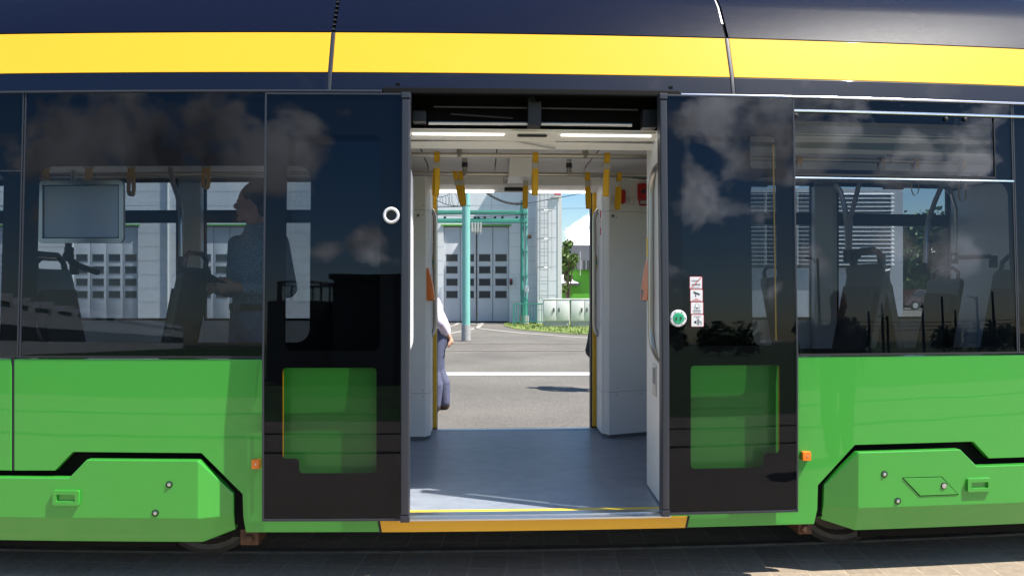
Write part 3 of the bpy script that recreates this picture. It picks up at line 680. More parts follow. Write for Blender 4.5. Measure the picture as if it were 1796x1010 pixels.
# grab rails, hangers and straps
zr1, v1, v2 = 2.378, .82, 1.62
zr1, zr2 = Z(273, v1), Z(306, v2)
GR = []
for (vv, zr_) in ((v1, zr1), (v2, zr2)):
    b = MB(); b.tube([(UL + .3, vv, zr_), (UR - .3, vv, zr_)], .0165, 'brushed_steel', 12); GR.append(b.build('grab_rail', T, True))
for k, (x, vv, y0) in enumerate(((806, .82, 262), (815, 1.62, 262), (998, 1.62, 262), (1026.5, .82, 262), (430, .82, 262), (1560, .82, 262), (620, 1.62, 262), (1250, 1.62, 262))):
    zr_ = (zr1 if vv < 1 else zr2); u = U(x, vv); b = MB(); b.tube([(u, vv, zr_ - .012), (u, vv, 2.52)], .019, 'brushed_steel', 10)
    b.tube([(u, vv, zr_ + .05), (u, vv, zr_ + .085)], .023, 'rubber_grey', 10); b.build('rail_hanger', GR[0 if vv < 1 else 1], True)
def strap(rail, vv, zr_, xt, xb, yb, w=.034, tw=0.0):
    """loop of webbing over the rail with a clip"""
    u0, u1 = U(xt, vv), U(xb, vv); zb_ = Z(yb, vv); b = MB(); zt_ = zr_ + .020
    L = zt_ - zb_; c = math.cos(tw); s = math.sin(tw); prof_ = []
    path = [(.0, .021), (.02, .026)]; pts = []
    loop = [(-.021, .02), (-.012, .002), (.0, -.003), (.012, .002), (.021, .02), (.018, .09), (.020, L * .6), (.022, L * .85), (.014, L * .97), (0, L), (-.014, L * .97), (-.022, L * .85), (-.020, L * .6), (-.018, .09)]
    n = len(loop); vs = []
    for (dv_, dz) in loop:
        k = min(1, max(0, dz / L)); cu = u0 + (u1 - u0) * k; tt = tw * min(1, k * 1.6)
        for sgn in (-1, 1):
            vs.append((cu + sgn * w / 2 * math.cos(tt) - dv_ * math.sin(tt) * 1.0, vv + dv_ * math.cos(tt) + sgn * w / 2 * math.sin(tt), zt_ - dz))
    fs = [(2 * i, 2 * i + 1, 2 * ((i + 1) % n) + 1, 2 * ((i + 1) % n)) for i in range(n)]
    b.mesh(vs, fs, 'strap_yellow')
    k = .085 / L; cu = u0 + (u1 - u0) * k; b.box(cu - w / 2 - .003, cu + w / 2 + .003, vv - .026, vv + .026, zt_ - .105, zt_ - .065, 'strap_buckle', .004)
    o = b.build('hand_strap', rail, True); return o
strap(GR[0], v1, zr1, 766.5, 764, 345, .034, .5); strap(GR[0], v1, zr1, 939, 938, 343, .034, .15); strap(GR[0], v1, zr1, 1065, 1062.5, 344, .034, -.3)
strap(GR[1], v2, zr2, 797, 812, 362, .034, .2); strap(GR[1], v2, zr2, 807.5, 813.5, 360, .034, .2); strap(GR[1], v2, zr2, 922, 921, 366, .034, .1)
strap(GR[1], v2, zr2, 1030, 1032.5, 366, .034, .1); strap(GR[1], v2, zr2, 1086, 1083, 367, .034, .2)
for (x, y) in ((80, 345), (156, 345), (361, 333), (230, 345)): strap(GR[0], v1, zr1, x, x, y, .034, 1.2)
for (x, y) in ((1400, 352), (1605, 335), (1688, 345), (1545, 300)): strap(GR[0], v1, zr1, x, x, y, .034, 1.2)
# boxes either side of the far door
def poly_prism_z(b, pts, z0, z1, m):
    n = len(pts); b.mesh([(p[0], p[1], z0) for p in pts] + [(p[0], p[1], z1) for p in pts], [tuple(range(n))[::-1], tuple(range(n, 2 * n))] + [(i, (i + 1) % n, n + (i + 1) % n, n + i) for i in range(n)], m)
vb_ = 1.98
cl = [(UL + 3.2, vb_), (U(746, vb_), vb_), (U(754, vb_), vb_ + .05), (U(757, 2.2), 2.2), (U(757, 2.2), 2.36), (UL + 3.2, 2.36)]
cl[0] = (U(700, vb_) - .15, vb_); cl[-1] = (U(700, vb_) - .15, 2.36)
cr_ = [(U(1069, vb_), vb_), (U(1150, 2.1) + .1, vb_ + .17), (U(1150, 2.1) + .1, 2.36), (U(1048, 2.3), 2.36), (U(1050, 2.2), 2.2), (U(1058, vb_), vb_ + .07)]
cabs = []
for side, pts in ((0, cl), (1, cr_)):
    zs = [FZ + .025, Z(689, vb_), Z(369, vb_), 2.42]; b = MB()
    for k in range(3): poly_prism_z(b, pts, zs[k] + .0015, zs[k + 1] - .0015, 'white_panel')
    ctr = (sum(p[0] for p in pts) / len(pts), sum(p[1] for p in pts) / len(pts)); ins = [(ctr[0] + (p[0] - ctr[0]) * .97, ctr[1] + (p[1] - ctr[1]) * .97) for p in pts]
    poly_prism_z(b, ins, FZ, 2.41, 'seam_dark'); cabs.append(b.build('equipment_cabinet', T, True, sharp=40))
for k, (x, y) in enumerate(((733.5, 378), (1075, 379))):
    u, z = at(x, y, vb_, False); b = MB(); b.disc(u, z, vb_ + (.0 if k == 0 else .005), [(.016, .004), (.016, -.003), (.010, -.004)], 'steel', 16); b.disc(u, z, vb_ - .004, [(.008, .0), (.008, -.003)], 'rubber_black', 10); b.build('lock', cabs[k], True)
def vface(u): # front face depth of the right cabinet
    p, q_ = cr_[0], cr_[1]; return p[1] + (q_[1] - p[1]) * (u - p[0]) / (q_[0] - p[0])
a, c = at(1118, 362, 2.06, False), at(1141, 323, 2.06, False); vf = vface(a[0])
b = MB(); b.box(a[0], c[0] + .03, vf - .045, vf + .03, a[1] + .05, c[1], 'red_plastic', .008); u = U(1127, 2.05); b.disc(u, Z(335, 2.05), vf - .045, [(.018, 0), (.018, -.006), (.010, -.01)], 'ink', 14)
b.tube([(a[0] + .012, vf - .03, a[1] + .05), (a[0] + .012, vf - .03, a[1] + .01), (c[0], vf - .03, a[1] + .01)], .008, 'red_plastic', 8); b.build('emergency_brake_box', cabs[1], True)
a, c = at(1086.5, 357.5, 2.0, False), at(1096, 334, 2.0, False); vf = vface(a[0])
b = MB(); b.box(a[0], c[0], vf - .05, vf + .02, a[1], c[1], 'red_plastic', .012); b.build('hammer_holder', cabs[1], True)
for (x0, x1, y0, y1, red) in ((1069.5, 1083, 343.5, 357, 0), (1099.5, 1114, 344, 357.5, 0)):
    a, c = at(x0, y1, 2.0, False), at(x1, y0, 2.0, False); vf = vface(a[0]) - .002; b = MB()
    dv_ = vface(c[0]) - vface(a[0])
    def q4(i, m, off): b.face([(a[0] + i, vf - off, a[1] + i), (c[0] - i, vf + dv_ - off, a[1] + i), (c[0] - i, vf + dv_ - off, c[1] - i), (a[0] + i, vf - off, c[1] - i)], m)
    q4(0, 'sticker_red', .001); q4(.0018, 'sticker_white', .002)
    for k in range(4): z = a[1] + .012 + k * .011; b.face([(a[0] + .012, vf - .003, z), (c[0] - .012, vf + dv_ - .003, z), (c[0] - .012, vf + dv_ - .003, z + .004), (a[0] + .012, vf - .003, z + .004)], 'ink_grey')
    b.build('sticker', cabs[1], True)
b = MB(); u = U(1056, 2.08); z0, z1 = Z(412, 2.1), Z(368, 2.1); b.face([(u + .004, 2.062, z0), (u - .014, 2.10, z0), (u - .014, 2.10, z1), (u + .004, 2.062, z1)], 'sticker_red'); b.face([(u + .0005, 2.066, z0 + .06), (u - .0125, 2.095, z0 + .06), (u - .0125, 2.095, z1 - .06), (u + .0005, 2.066, z1 - .06)], 'sticker_white'); b.build('sticker', cabs[1], True)
for (cab, xs, ys) in ((cabs[0], (722, 742), (360, 376.5, 684, 695)), (cabs[1], (1082, 1130), (364, 381, 681, 693))):
    for x in xs:
        for y in ys:
            u, z = at(x, y, vb_, False); vq = vb_ if cab is cabs[0] else vface(u); b = MB(); b.disc(u, z, vq + .002, [(.006, 0), (.006, -.003), (.003, -.0035)], 'steel', 8); b.build('screw', cab, True)
# far door edges: yellow grip rails, black rubber, handrails
for s, (xk, xy) in ((-1, (766.5, 761.5)), (1, (1036.5, 1044))):
    b = MB(); w = .030; u = U(xk, 2.40); b.box(min(u, u + s * .05), max(u, u + s * .05), 2.40, 2.50, .30, 2.42, 'rubber_black', .01); db = b.build('door_edge_rubber', T, True)
    u = U(xy, 2.37); b = MB(); b.box(u - .022, u + .022, 2.365, 2.40, FZ + .02, 2.40, 'rail_yellow', .006); b.build('door_edge_rail', db, True)
    b = MB(); z = Z(460, 2.34); b.box(u - .024, u + .024, 2.31, 2.365, z - .056, z + .056, 'edge_yellow', .006); b.disc(u, z, 2.31, [(.017, .002), (.017, -.006), (.012, -.008)], 'button_green', 16); b.build('door_request_button', db, True)
    x_in, x_out = (751, 763.5) if s < 0 else (1054, 1042.5)
    ui, uo = U(x_in, 2.22), U(x_out, 2.26); z0, z1 = Z(590, 2.25), Z(365, 2.25)
    pts = [(ui, 2.20, z1)] + arc((ui, 2.22, z1), (uo, 2.26, z1 - .01), (uo, 2.26, z1 - .12)) + arc((uo, 2.26, z0 + .12), (uo, 2.26, z0 + .01), (ui, 2.22, z0)) + [(ui, 2.20, z0 - .005)]
    b = MB(); b.tube(pts, .017, 'brushed_steel', 10); b.build('handrail', T, True)
# far leaf frames outside the far wall
for s, x0, x1 in ((-1, 612, 766), (1, 1037, 1188)):
    u0, u1 = U(x0, 2.5), U(x1, 2.5); b = MB()
    for pts in ((u0, u0 + .05, .3, 2.5), (u1 - .05, u1, .3, 2.5), (u0 + .05, u1 - .05, .3, .40), (u0 + .05, u1 - .05, 2.4, 2.5), (u0 + .05, u1 - .05, 1.12, 1.24)): b.box(pts[0], pts[1], 2.502, 2.54, pts[2], pts[3], 'black_trim')
    d2 = b.build('door_leaf', T, True); b = MB(); b.box(u0 + .01, u1 - .01, 2.541, 2.547, .31, 2.49, 'door_glass_tint'); b.build('door_glass', d2, True)
# near jambs
uj = U(1137, .52, 505)
jr = [(U(1163, .10) + .0, .05), (U(1166, .10) + .03, .05), (U(1166, .10) + .10, .56), (uj, .56), (uj - .002, .50), (U(1160, .12), .12)]
b = MB(); poly_prism_z(b, jr, FZ + .01, 2.42, 'white_panel'); jambR = b.build('door_jamb', T, True, sharp=40)
jl = [(U(714, .10), .05), (U(714, .10) - .03, .05), (U(706, .10) - .14, .56), (U(712, .56) - .03, .56), (U(716, .3) - .02, .3)]
b = MB(); poly_prism_z(b, jl, FZ + .01, 2.42, 'white_panel'); jambL = b.build('door_jamb', T, True, sharp=40)
# jamb details on the right: handrail, orange validator, dark slot, yellow stripe
vr_ = .32; ua = U(1146, vr_); ub = U(1158, .2); z0, z1 = Z(622, vr_), Z(292, vr_)
b = MB(); b.tube([(ub + .02, .16, z1 + .02)] + arc((ub, .18, z1), (ua - .015, vr_, z1 - .01), (ua - .015, vr_, z1 - .16)) + arc((ua - .015, vr_, z0 + .16), (ua - .015, vr_, z0 + .02), (ub + .0, .18, z0 - .03)) + [(ub + .03, .16, z0 - .05)], .017, 'brushed_steel', 12); b.build('handrail', jambR, True)
ua = U(722.0, .2); b = MB(); b.tube([(ua - .04, .2, Z(292, .2))] + arc((ua - .03, .2, Z(294, .2)), (ua - .005, .2, Z(298, .2)), (ua - .005, .2, Z(330, .2))) + arc((ua - .005, .2, Z(590, .2)), (ua - .005, .2, Z(608, .2)), (ua - .03, .2, Z(615, .2))) + [(ua - .05, .2, Z(617, .2))], .014, 'ring_white', 12); b.build('handrail', jambL, True)
def validator(xl, xr, y0, y1, v, s, name='ticket_validator'):
    """orange rounded wedge: thick at the bottom, curved face"""
    u0, u1 = U(xl, v), U(xr, v); zt_, zb_ = Z(y0, v), Z(y1, v); w = u1 - u0; h = zt_ - zb_
    sh = [(0, 0), (1, 0), (1, .16), (.86, .45), (.62, .75), (.34, 1.0), (.0, 1.0)] if s < 0 else [(0, 0), (1, 0), (1, 1.0), (.70, 1.0), (.42, .75), (.16, .40), (0, .14)]
    b = MB(); b.prism([(u0 + w * p[0], zb_ + h * p[1]) for p in sh], v - .06, v + .06, 'orange_plastic', .012); return b
validator(747, 762, 470, 527, 2.05, -1).build('ticket_validator', cabs[0], True)
b = validator(1127, 1142, 452, 527, .62, 1); v = .42; b.prism([(U(1133, v), Z(527, v)), (U(1159, v), Z(527, v)), (U(1159, v), Z(448, v)), (U(1143, v), Z(448, v))], v - .02, v + .10, 'orange_plastic', .012)
b.box(U(1128, .6), U(1134, .6), .58, .66, Z(528, .6), Z(508, .6), 'rubber_grey', .004); b.build('ticket_validator', jambR, True)
b = MB(); z0, z1 = Z(450, .5), Z(415, .5); b.box(uj - .006, uj, .49, .55, z0, z1, 'edge_yellow'); b.build('warning_strip', jambR, True)
b = MB(); z0, z1 = Z(696, .3), Z(640, .3); uu = U(1150, .3); b.box(uu - .012, uu + .02, .25, .34, z0, z1, 'steel', .004); b.box(uu - .014, uu - .011, .27, .32, z0 + .07, z1 - .02, 'ink_grey'); b.build('jamb_plate', jambR, True)
# near-side partition left of the door is a white wall end; far wall with windows
def far_wall(a, c, win):
    vi, vo_ = 2.36, 2.42; b = MB(); zs, zt2 = Z(562, 2.4), Z(314, 2.4)
    b.box(a, c, vi, vo_, .30, zs, 'white_panel'); b.box(a, c, vi, vo_, zt2, 2.62, 'white_panel'); e = a
    for (w0, w1) in win: b.box(e, w0, vi, vo_, zs, zt2, 'white_panel'); e = w1
    b.box(e, c, vi, vo_, zs, zt2, 'white_panel'); fw = b.build('far_wall', T, True)
    for (w0, w1) in win:
        g = MB(); g.box(w0, w1, vo_ - .02, vo_ - .014, zs, zt2, 'far_glass'); go = g.build('window', fw, True); f_ = MB(); ft = .03
        za, zc_ = Z(391, 2.4), Z(369, 2.4)
        f_.box(w0, w1, vo_ - .035, vo_ - .005, za, zc_, 'black_trim'); f_.box(w0, w0 + ft, vo_ - .036, vo_ - .006, zs, zt2, 'black_trim'); f_.box(w1 - ft, w1, vo_ - .036, vo_ - .006, zs, zt2, 'black_trim')
        f_.box(w0 + ft, w1 - ft, vo_ - .036, vo_ - .006, zs, zs + .02, 'black_trim'); f_.box(w0 + ft, w1 - ft, vo_ - .036, vo_ - .006, zt2 - .03, zt2, 'black_trim')
        m_ = (w0 + w1) / 2; f_.box(m_ - .09, m_ + .09, vo_ - .05, vo_ - .007, zt2 - .045, zt2 - .02, 'black_trim'); f_.build('window_frame', go, True)
    return fw
V4 = 2.4
far_wall(UL, FO0 - .05, [(UL + .1, U(20, V4)), (U(45, V4), U(316, V4)), (U(356, V4), U(560, V4))])
far_wall(FO1 + .05, UR, [(U(1225, V4), U(1426, V4)), (U(1464, V4), U(1664, V4)), (U(1840, V4), UR - .05)])
for x0, x1 in ((318, 354), (1427, 1463)):
    b = MB(); b.box(U(x0, 2.3), U(x1, 2.3), 2.28, 2.359, FZ, 2.42, 'white_panel', .02); b.build('wall_pillar', T, True)
# end walls and near inner lining
b = MB(); b.box(UL, UL + .04, .09, 2.38, .3, 2.6, 'white_panel'); b.box(UR - .04, UR, .09, 2.38, .3, 2.6, 'white_panel'); b.box(U(1668, 2.35), U(1668, 2.35) + .04, 1.2, 2.35, FZ, 2.4, 'white_panel'); b.build('end_wall', T, True)
b = MB(); b.box(UL, OPL - .02, .09, .12, FZ, ZG - .02, 'white_panel'); b.box(OPR + .1, UR, .09, .12, FZ, ZG - .02, 'white_panel'); b.build('wall_lining', T, True)
# seats: thin grey shells on pedestals
def seat(u, v, face, top, w=.44, label=None):
    """face=+1 looks along +u; (u) is where back meets pan"""
    b = MB(); s = face; zs = top - .78; pts = [(.40, zs + .02), (.36, zs + .035), (.15, zs), (.03, zs + .03), (-.03, zs + .12), (-.07, zs + .35), (-.12, zs + .60), (-.15, zs + .76), (-.155, top), (-.185, top), (-.18, zs + .74), (-.15, zs + .58), (-.10, zs + .33), (-.06, zs + .08), (0, zs - .03), (.15, zs - .045), (.38, zs - .01)]
    n = len(pts); V = []
    for k, (dv_, sh) in enumerate(((-w / 2, .90), (-w / 2 + .03, 1), (w / 2 - .03, 1), (w / 2, .90))):
        for (du, z) in pts: zz_ = zs + (z - zs) * (.965 if k in (0, 3) else 1); V.append((u + s * du, v + dv_, zz_))
    fs = [(k * n + i, k * n + (i + 1) % n, (k + 1) * n + (i + 1) % n, (k + 1) * n + i) for k in range(3) for i in range(n)] + [tuple(range(n)), tuple(range(3 * n, 4 * n))[::-1]]
    b.mesh(V, fs, 'seat_grey'); so_ = b.build('seat', T, True, sharp=50)
    b = MB(); pp = [(.34, zs + .05), (.14, zs + .02), (.06, zs + .05), (.0, zs + .15), (-.05, zs + .40), (-.10, zs + .66), (-.12, zs + .64), (-.07, zs + .36), (-.03, zs + .13), (.04, zs + .02), (.14, zs - .01), (.34, zs + .02)]
    m_ = len(pp); V = [(u + s * du, v + d, z) for d in (-w / 2 + .05, w / 2 - .05) for (du, z) in pp]
    b.mesh(V, [(i, (i + 1) % m_, m_ + (i + 1) % m_, m_ + i) for i in range(m_)] + [tuple(range(m_)), tuple(range(m_, 2 * m_))[::-1]], 'seat_fabric'); b.build('seat_cushion', so_, True, sharp=50)
    b = MB(); x = u - s * .165; b.tube([(x, v - .17, top - .03), (x - s * .01, v - .16, top + .05), (x - s * .01, v - .10, top + .085), (x - s * .01, v + .10, top + .085), (x - s * .01, v + .16, top + .05), (x, v + .17, top - .03)], .016, 'seat_grey', 8); b.build('seat_handle', so_, True)
    b = MB(); b.box(u + s * .05, u + s * .25, v - .12, v + .12, FZ, zs - .04, 'seat_grey', .02) if s > 0 else b.box(u - .25, u - .05, v - .12, v + .12, FZ, zs - .04, 'seat_grey', .02); b.build('seat_pedestal', so_, True)
    return so_
def seat_px(x, v, face, ytop): seat(U(x, v), v, face, Z(ytop, v))
seat_px(135, .42, 1, 472); seat_px(292, .50, -1, 470); seat_px(135, .93, 1, 476)
seat_px(1475, .42, -1, 466); seat_px(1565, .46, 1, 462); seat_px(1625, 1.9, -1, 488); seat_px(1745, .5, -1, 470); seat_px(1390, 1.95, 1, 486)
# grab poles
def pole(pts, r=.016, m='steel', nm='grab_pole'):
    b = MB(); b.tube([(U(x, v), v, Z(y, v)) for (x, y, v) in pts], r, m, 10)
    x, y, v = pts[-1]; z = Z(y, v); b.tube([(U(x, v), v, z - .04), (U(x, v), v, z + .04)], .027, 'rubber_black', 10); b.build(nm, T, True)
pole([(299, 296, .72), (303, 320, .70), (312, 345, .66), (317, 370, .62), (318, 400, .6), (319, 462, .6)])
pole([(1466, 318, .8), (1474, 330, .78), (1482, 360, .76), (1486, 400, .72), (1487, 448, .6)]); pole([(1507, 315, .9), (1500, 345, .88), (1492, 375, .86), (1490, 420, .8), (1490, 448, .7)])
pole([(1651, 318, .95), (1640, 345, .92), (1629, 378, .9), (1625, 410, .88), (1624, 470, .86)]); pole([(1655, 316, 1.4), (1668, 330, 1.4), (1676, 360, 1.4), (1676, 400, 1.4), (1674, 450, 1.4)])
pole([(130, 300, .75), (126, 330, .74), (123, 360, .72), (121, 445, .70)]); pole([(65, 448, .7), (100, 452, .7), (121, 455, .7), (130, 470, .7)])
pole([(1672, 449, .8), (1700, 448, .8), (1735, 446, .8), (1742, 456, .8)])
# framed information board on its pole
v = .36; a, c = at(68.5, 426.5, v, False), at(218, 316.5, v, False); ou = rrect(a[0], a[1], c[0], c[1], .03, 5)
b = MB(); fr = .026; b.holed(ou, [rrect(a[0] + fr, a[1] + fr, c[0] - fr, c[1] - fr, .004, 5)], v - .012, 'aluminium'); n = len(ou)
b.mesh([(p[0], v - .012, p[1]) for p in ou] + [(p[0], v + .012, p[1]) for p in ou], [(i, (i + 1) % n, n + (i + 1) % n, n + i) for i in range(n)], 'aluminium')
ib = b.build('info_board', T, True); ib['label'] = 'blank silver framed notice board'
b = MB(); b.box(a[0] + .01, c[0] - .01, v - .004, v + .008, a[1] + .01, c[1] - .01, 'board_pane'); b.build('board_pane', ib, True)
b = MB(); fr = .026; b.holed(rrect(a[0] + fr, a[1] + fr, c[0] - fr, c[1] - fr, .004, 2), [rrect(a[0] + fr + .006, a[1] + fr + .006, c[0] - fr - .006, c[1] - fr - .006, .003, 2)], v - .008, 'rubber_black'); b.build('board_gasket', ib, True)
for (su, sz) in ((a[0] + .03, c[1] - .03), (c[0] - .03, c[1] - .03), (a[0] + .03, a[1] + .03), (c[0] - .03, a[1] + .03)):
    b = MB(); b.disc(su, sz, v - .012, [(.005, 0), (.005, -.002)], 'ink', 8); b.build('screw', ib, True)
b = MB(); u = U(120, v + .05); b.tube([(u, v + .05, a[1] + .02), (u, v + .05, a[1] - .05)], .018, 'rubber_grey', 10); b.disc(u, a[1] - .07, v + .05, [(.0, -.032), (.022, -.024), (.032, 0), (.022, .024), (.005, .032)], 'rubber_black', 14); b.tube([(u, v + .05, a[1] - .08), (u, .5, a[1] - .12), (u + .02, .7, a[1] - .16)], .018, 'rubber_black', 10); b.build('board_mount', ib, True)
# tram end: dark cab glass and green end below (out of frame on the right, and the coupling end on the left)
for e, nm in ((UR, 'end_panel'), (UL - .012, 'end_panel')):
    b = MB(); b.box(e, e + .012, .03, 2.42, .3, 1.17, 'green_paint'); b.box(e, e + .012, .06, 2.40, 1.18, 2.62, 'navy_paint'); b.build(nm, T, True)

# ------------------------------------------------------------------ yard behind the tram
def obj_at(b, name, o): return b.build(name, o, origin='world')
DB = 33.6
def yx(x, d=DB): return (x - CX) / F * d
def yz(y, d=DB): return HC - (y - CY) / F * d
xR = yx(984)
dep = thing('depot_building', 'white clad tram depot hall with tall grey folding gates behind the yard', 'building', (yx(700), DB, 0))
gates = [(778 - 217 * k, 893 - 217 * k) for k in range(6)]
b = MB(); H = 9.5; e = yx(-900); zg = yz(396)
b.box(yx(893), xR, DB, DB + 16, 0, H, 'clad_white')
for k, (x0, x1) in enumerate(gates):
    nx = gates[k + 1][1] if k + 1 < len(gates) else -900
    b.box(yx(nx), yx(x0), DB, DB + 16, 0, H, 'clad_white'); b.box(yx(x0), yx(x1), DB, DB + 16, zg, H, 'clad_white'); b.box(yx(x0), yx(x1), DB + .3, DB + 16, 0, zg, 'far_dark')
obj_at(b, 'wall', dep)
b = MB(); z = .9
while z < H: b.box(yx(-900), xR, DB - .004, DB - .001, z, z + .018, 'clad_grey') if z > zg + .1 else [b.box(yx(gates[k + 1][1] if k + 1 < len(gates) else -900), yx(gates[k][0]), DB - .004, DB - .001, z, z + .018, 'clad_grey') for k in range(len(gates))] + [b.box(yx(893), xR, DB - .004, DB - .001, z, z + .018, 'clad_grey')]; z += .62
for x in (296, 612, 862, 948, 60): b.box(yx(x) - .012, yx(x) + .012, DB - .005, DB - .002, zg + .2, H, 'clad_grey')
obj_at(b, 'cladding_joints', dep)
for (x0, x1) in gates:
    g0, g1 = yx(x0), yx(x1); w = (g1 - g0) / 4; b = MB()
    for k in range(4): b.box(g0 + k * w + .012, g0 + (k + 1) * w - .012, DB + .10, DB + .16, .04, zg - .05, 'depot_door', .01)
    b.box(g0, g1, DB + .16, DB + .2, .02, zg, 'seam_dark'); gt = obj_at(b, 'folding_gate', dep)
    for k in range(4):
        for yy in (452, 473.2, 494.8, 516.5):
            zc_ = yz(yy); xc = g0 + (k + .5) * w; b = MB(); pw, ph = .255, .135
            b.box(xc - pw, xc + pw, DB + .094, DB + .101, zc_ - ph, zc_ + ph, 'depot_pane'); b.box(xc - pw - .02, xc + pw + .02, DB + .085, DB + .0935, zc_ + ph, zc_ + ph + .03, 'seam_dark'); b.box(xc - pw - .02, xc + pw + .02, DB + .085, DB + .0935, zc_ - ph - .03, zc_ - ph, 'seam_dark'); obj_at(b, 'pane', gt)
    b = MB(); b.box(g0 - .1, g1 + .1, DB - .06, DB - .006, zg, zg + .055, 'bright_green_wall'); obj_at(b, 'gate_trim', dep)
b = MB(); b.tube([(yx(296), DB - .08, 0), (yx(296), DB - .08, H)], .06, 'louvre_white', 8); obj_at(b, 'downpipe', dep)
# ladder with cage on its tower
b = MB(); b.box(yx(941), yx(985, 32.2), 32.2, DB - .006, 0, H, 'clad_white'); z = .6
while z < H: b.box(yx(941) - .004, yx(985, 32.2) + .004, 32.195, 32.199, z, z + .02, 'clad_grey'); z += .62
b.box(yx(978, 32.2), yx(985, 32.2) + .01, 32.18, 32.194, 0, H, 'cabinet_grey'); obj_at(b, 'stair_tower', dep)
b = MB(); l0, l1, yl = yx(946, 31.9), yx(961, 31.9), 31.95
for x in (l0, l1): b.box(x - .02, x + .02, yl - .02, yl + .02, 1.0, H, 'galvanised')
z = 1.1
while z < H - .2: b.box(l0 + .02, l1 - .02, yl - .012, yl + .012, z, z + .025, 'galvanised'); z += .30
z = 2.4
while z < H: b.tube([(l0, yl, z)] + arc((l0 - .15, yl - .35, z), ((l0 + l1) / 2, yl - 1.0, z), (l1 + .15, yl - .35, z)) + [(l1, yl, z)], .014, 'galvanised', 6); z += 1.2
for k in range(5): t = k / 4; p = arc((l0 - .15, 0, 0), ((l0 + l1) / 2, -.65, 0), (l1 + .15, 0, 0), 4)[k]; b.box(p.x - .012, p.x + .012, yl - .35 + p.y - .006, yl - .35 + p.y + .006, 2.3, H, 'galvanised')
obj_at(b, 'caged_ladder', dep)
b = MB(); b.box(yx(894, 33.3), yx(899, 33.3), 33.3, 33.5, yz(500), yz(489), 'ink', .02); sl_ = obj_at(b, 'signal_lamp', dep)
b = MB(); b.disc(yx(896.5, 33.3), yz(491.5), 33.3, [(.05, 0), (.05, -.02)], 'red_plastic', 10); obj_at(b, 'signal_lens', sl_)
b = MB(); b.box(yx(972, 32.1), yx(984, 32.1), 32.1, 32.15, yz(353), yz(342), 'sticker_white'); b.box(yx(972, 32.1), yx(984, 32.1), 32.09, 32.099, yz(349.3), yz(346), 'sticker_red'); obj_at(b, 'flag_sign', dep)
# teal pole in the yard
dp = 21.9; xp = yx(817.5, dp)
pl_ = thing('catenary_pole', 'thick turquoise steel pole on a grey concrete foot in front of the folding gates', 'pole', (xp, dp, 0))
b = MB(); b.tube([(0, 0, .45), (0, 0, yz(360, dp))], .118, 'teal_paint', 20); b.build('pole_shaft', pl_, sharp=40)
b = MB(); b.tube([(.02, 0, yz(360, dp)), (.02, 0, 8)], .085, 'teal_paint', 20); b.tube([(.01, 0, yz(361, dp)), (.01, 0, yz(358, dp))], .125, 'teal_paint', 20); b.build('pole_top', pl_, sharp=40)
b = MB(); b.tube([(0, 0, 0), (0, 0, .46)], .135, 'pole_concrete', 20); b.build('pole_foot', pl_, sharp=40)
# gantry
dg = 32.3
gn = thing('wire_gantry', 'dark green double-beam overhead wire gantry in front of the depot wall', 'gantry', (yx(919, dg), dg - .6, 0)); dg -= .6
b = MB(); b.box(yx(-400, dg), yx(925, dg), dg - .09, dg + .09, yz(376.5, dg), yz(369, dg), 'deep_teal', .01); b.box(yx(-400, dg), yx(925, dg), dg - .09, dg + .09, yz(391, dg), yz(383.5, dg), 'deep_teal', .01)
obj_at(b, 'gantry_beam', gn)
b = MB(); x = yx(919.5, dg)
b.tube([(x - .09, dg, yz(521, dg)), (x - .09, dg, yz(352, dg))], .075, 'deep_teal', 12); b.tube([(x + .09, dg, yz(521, dg)), (x + .09, dg, yz(352, dg))], .055, 'teal_paint', 12)
z = .95
while z < 5.2: b.box(x - .14, x + .14, dg - .10, dg - .02, z, z + .06, 'deep_teal'); z += 1.05
b.tube([(x, dg, .36), (x, dg, yz(521, dg))], .16, 'deep_teal', 14); obj_at(b, 'gantry_post', gn)
b = MB(); b.tube([(x, dg, 0), (x, dg, .37)], .20, 'pole_concrete', 14); obj_at(b, 'post_foot', gn)
b = MB(); b.box(yx(926, dg), yx(932, dg), dg - .1, dg + .1, yz(418.5, dg), yz(412, dg), 'rust', .01); obj_at(b, 'junction_box', gn)
b = MB(); b.box(yx(921, dg), yx(927, dg), dg - .16, dg - .08, yz(512, dg), yz(501, dg), 'sticker_white', .01); obj_at(b, 'switch_box', gn)
for k, xk in enumerate((779, 832, 838, 849, 867, 880, 905)):
    b = MB(); x = yx(xk, dg); b.tube([(x, dg, yz(383.5, dg)), (x + .06, dg, yz(380, dg))], .05, 'wire_black', 8); obj_at(b, 'insulator', gn)
b = MB(); b.tube([(yx(768, dg), dg - .1, yz(378, dg)), (yx(840, dg), dg - .1, yz(381, dg)), (yx(925, dg), dg - .1, yz(377, dg))], .012, 'wire_black', 6); obj_at(b, 'gantry_cable', gn)
# floodlight on a black post in front of the gate
df = 31.2; xf = yx(836, df)
fl_ = thing('floodlight_post', 'slim black post with a cluster of floodlights before the folding gate', 'lamp post', (xf, df, 0))
b = MB(); b.tube([(0, 0, 0), (0, 0, yz(402, df))], .035, 'wire_black', 8); b.tube([(0, 0, 0), (0, 0, .03)], .30, 'concrete_pale', 12); b.build('post', fl_)
for k in range(4):
    b = MB(); x = -.16 + k * .107; b.tube([(x, -.06, yz(407, df)), (x * 1.15, -.10, yz(390, df))], [.055, .045], 'aluminium', 8); b.build('lamp_head', fl_)
b = MB(); b.box(-.22, .22, -.03, .03, yz(411, df), yz(406.5, df), 'galvanised'); b.build('lamp_bracket', fl_)
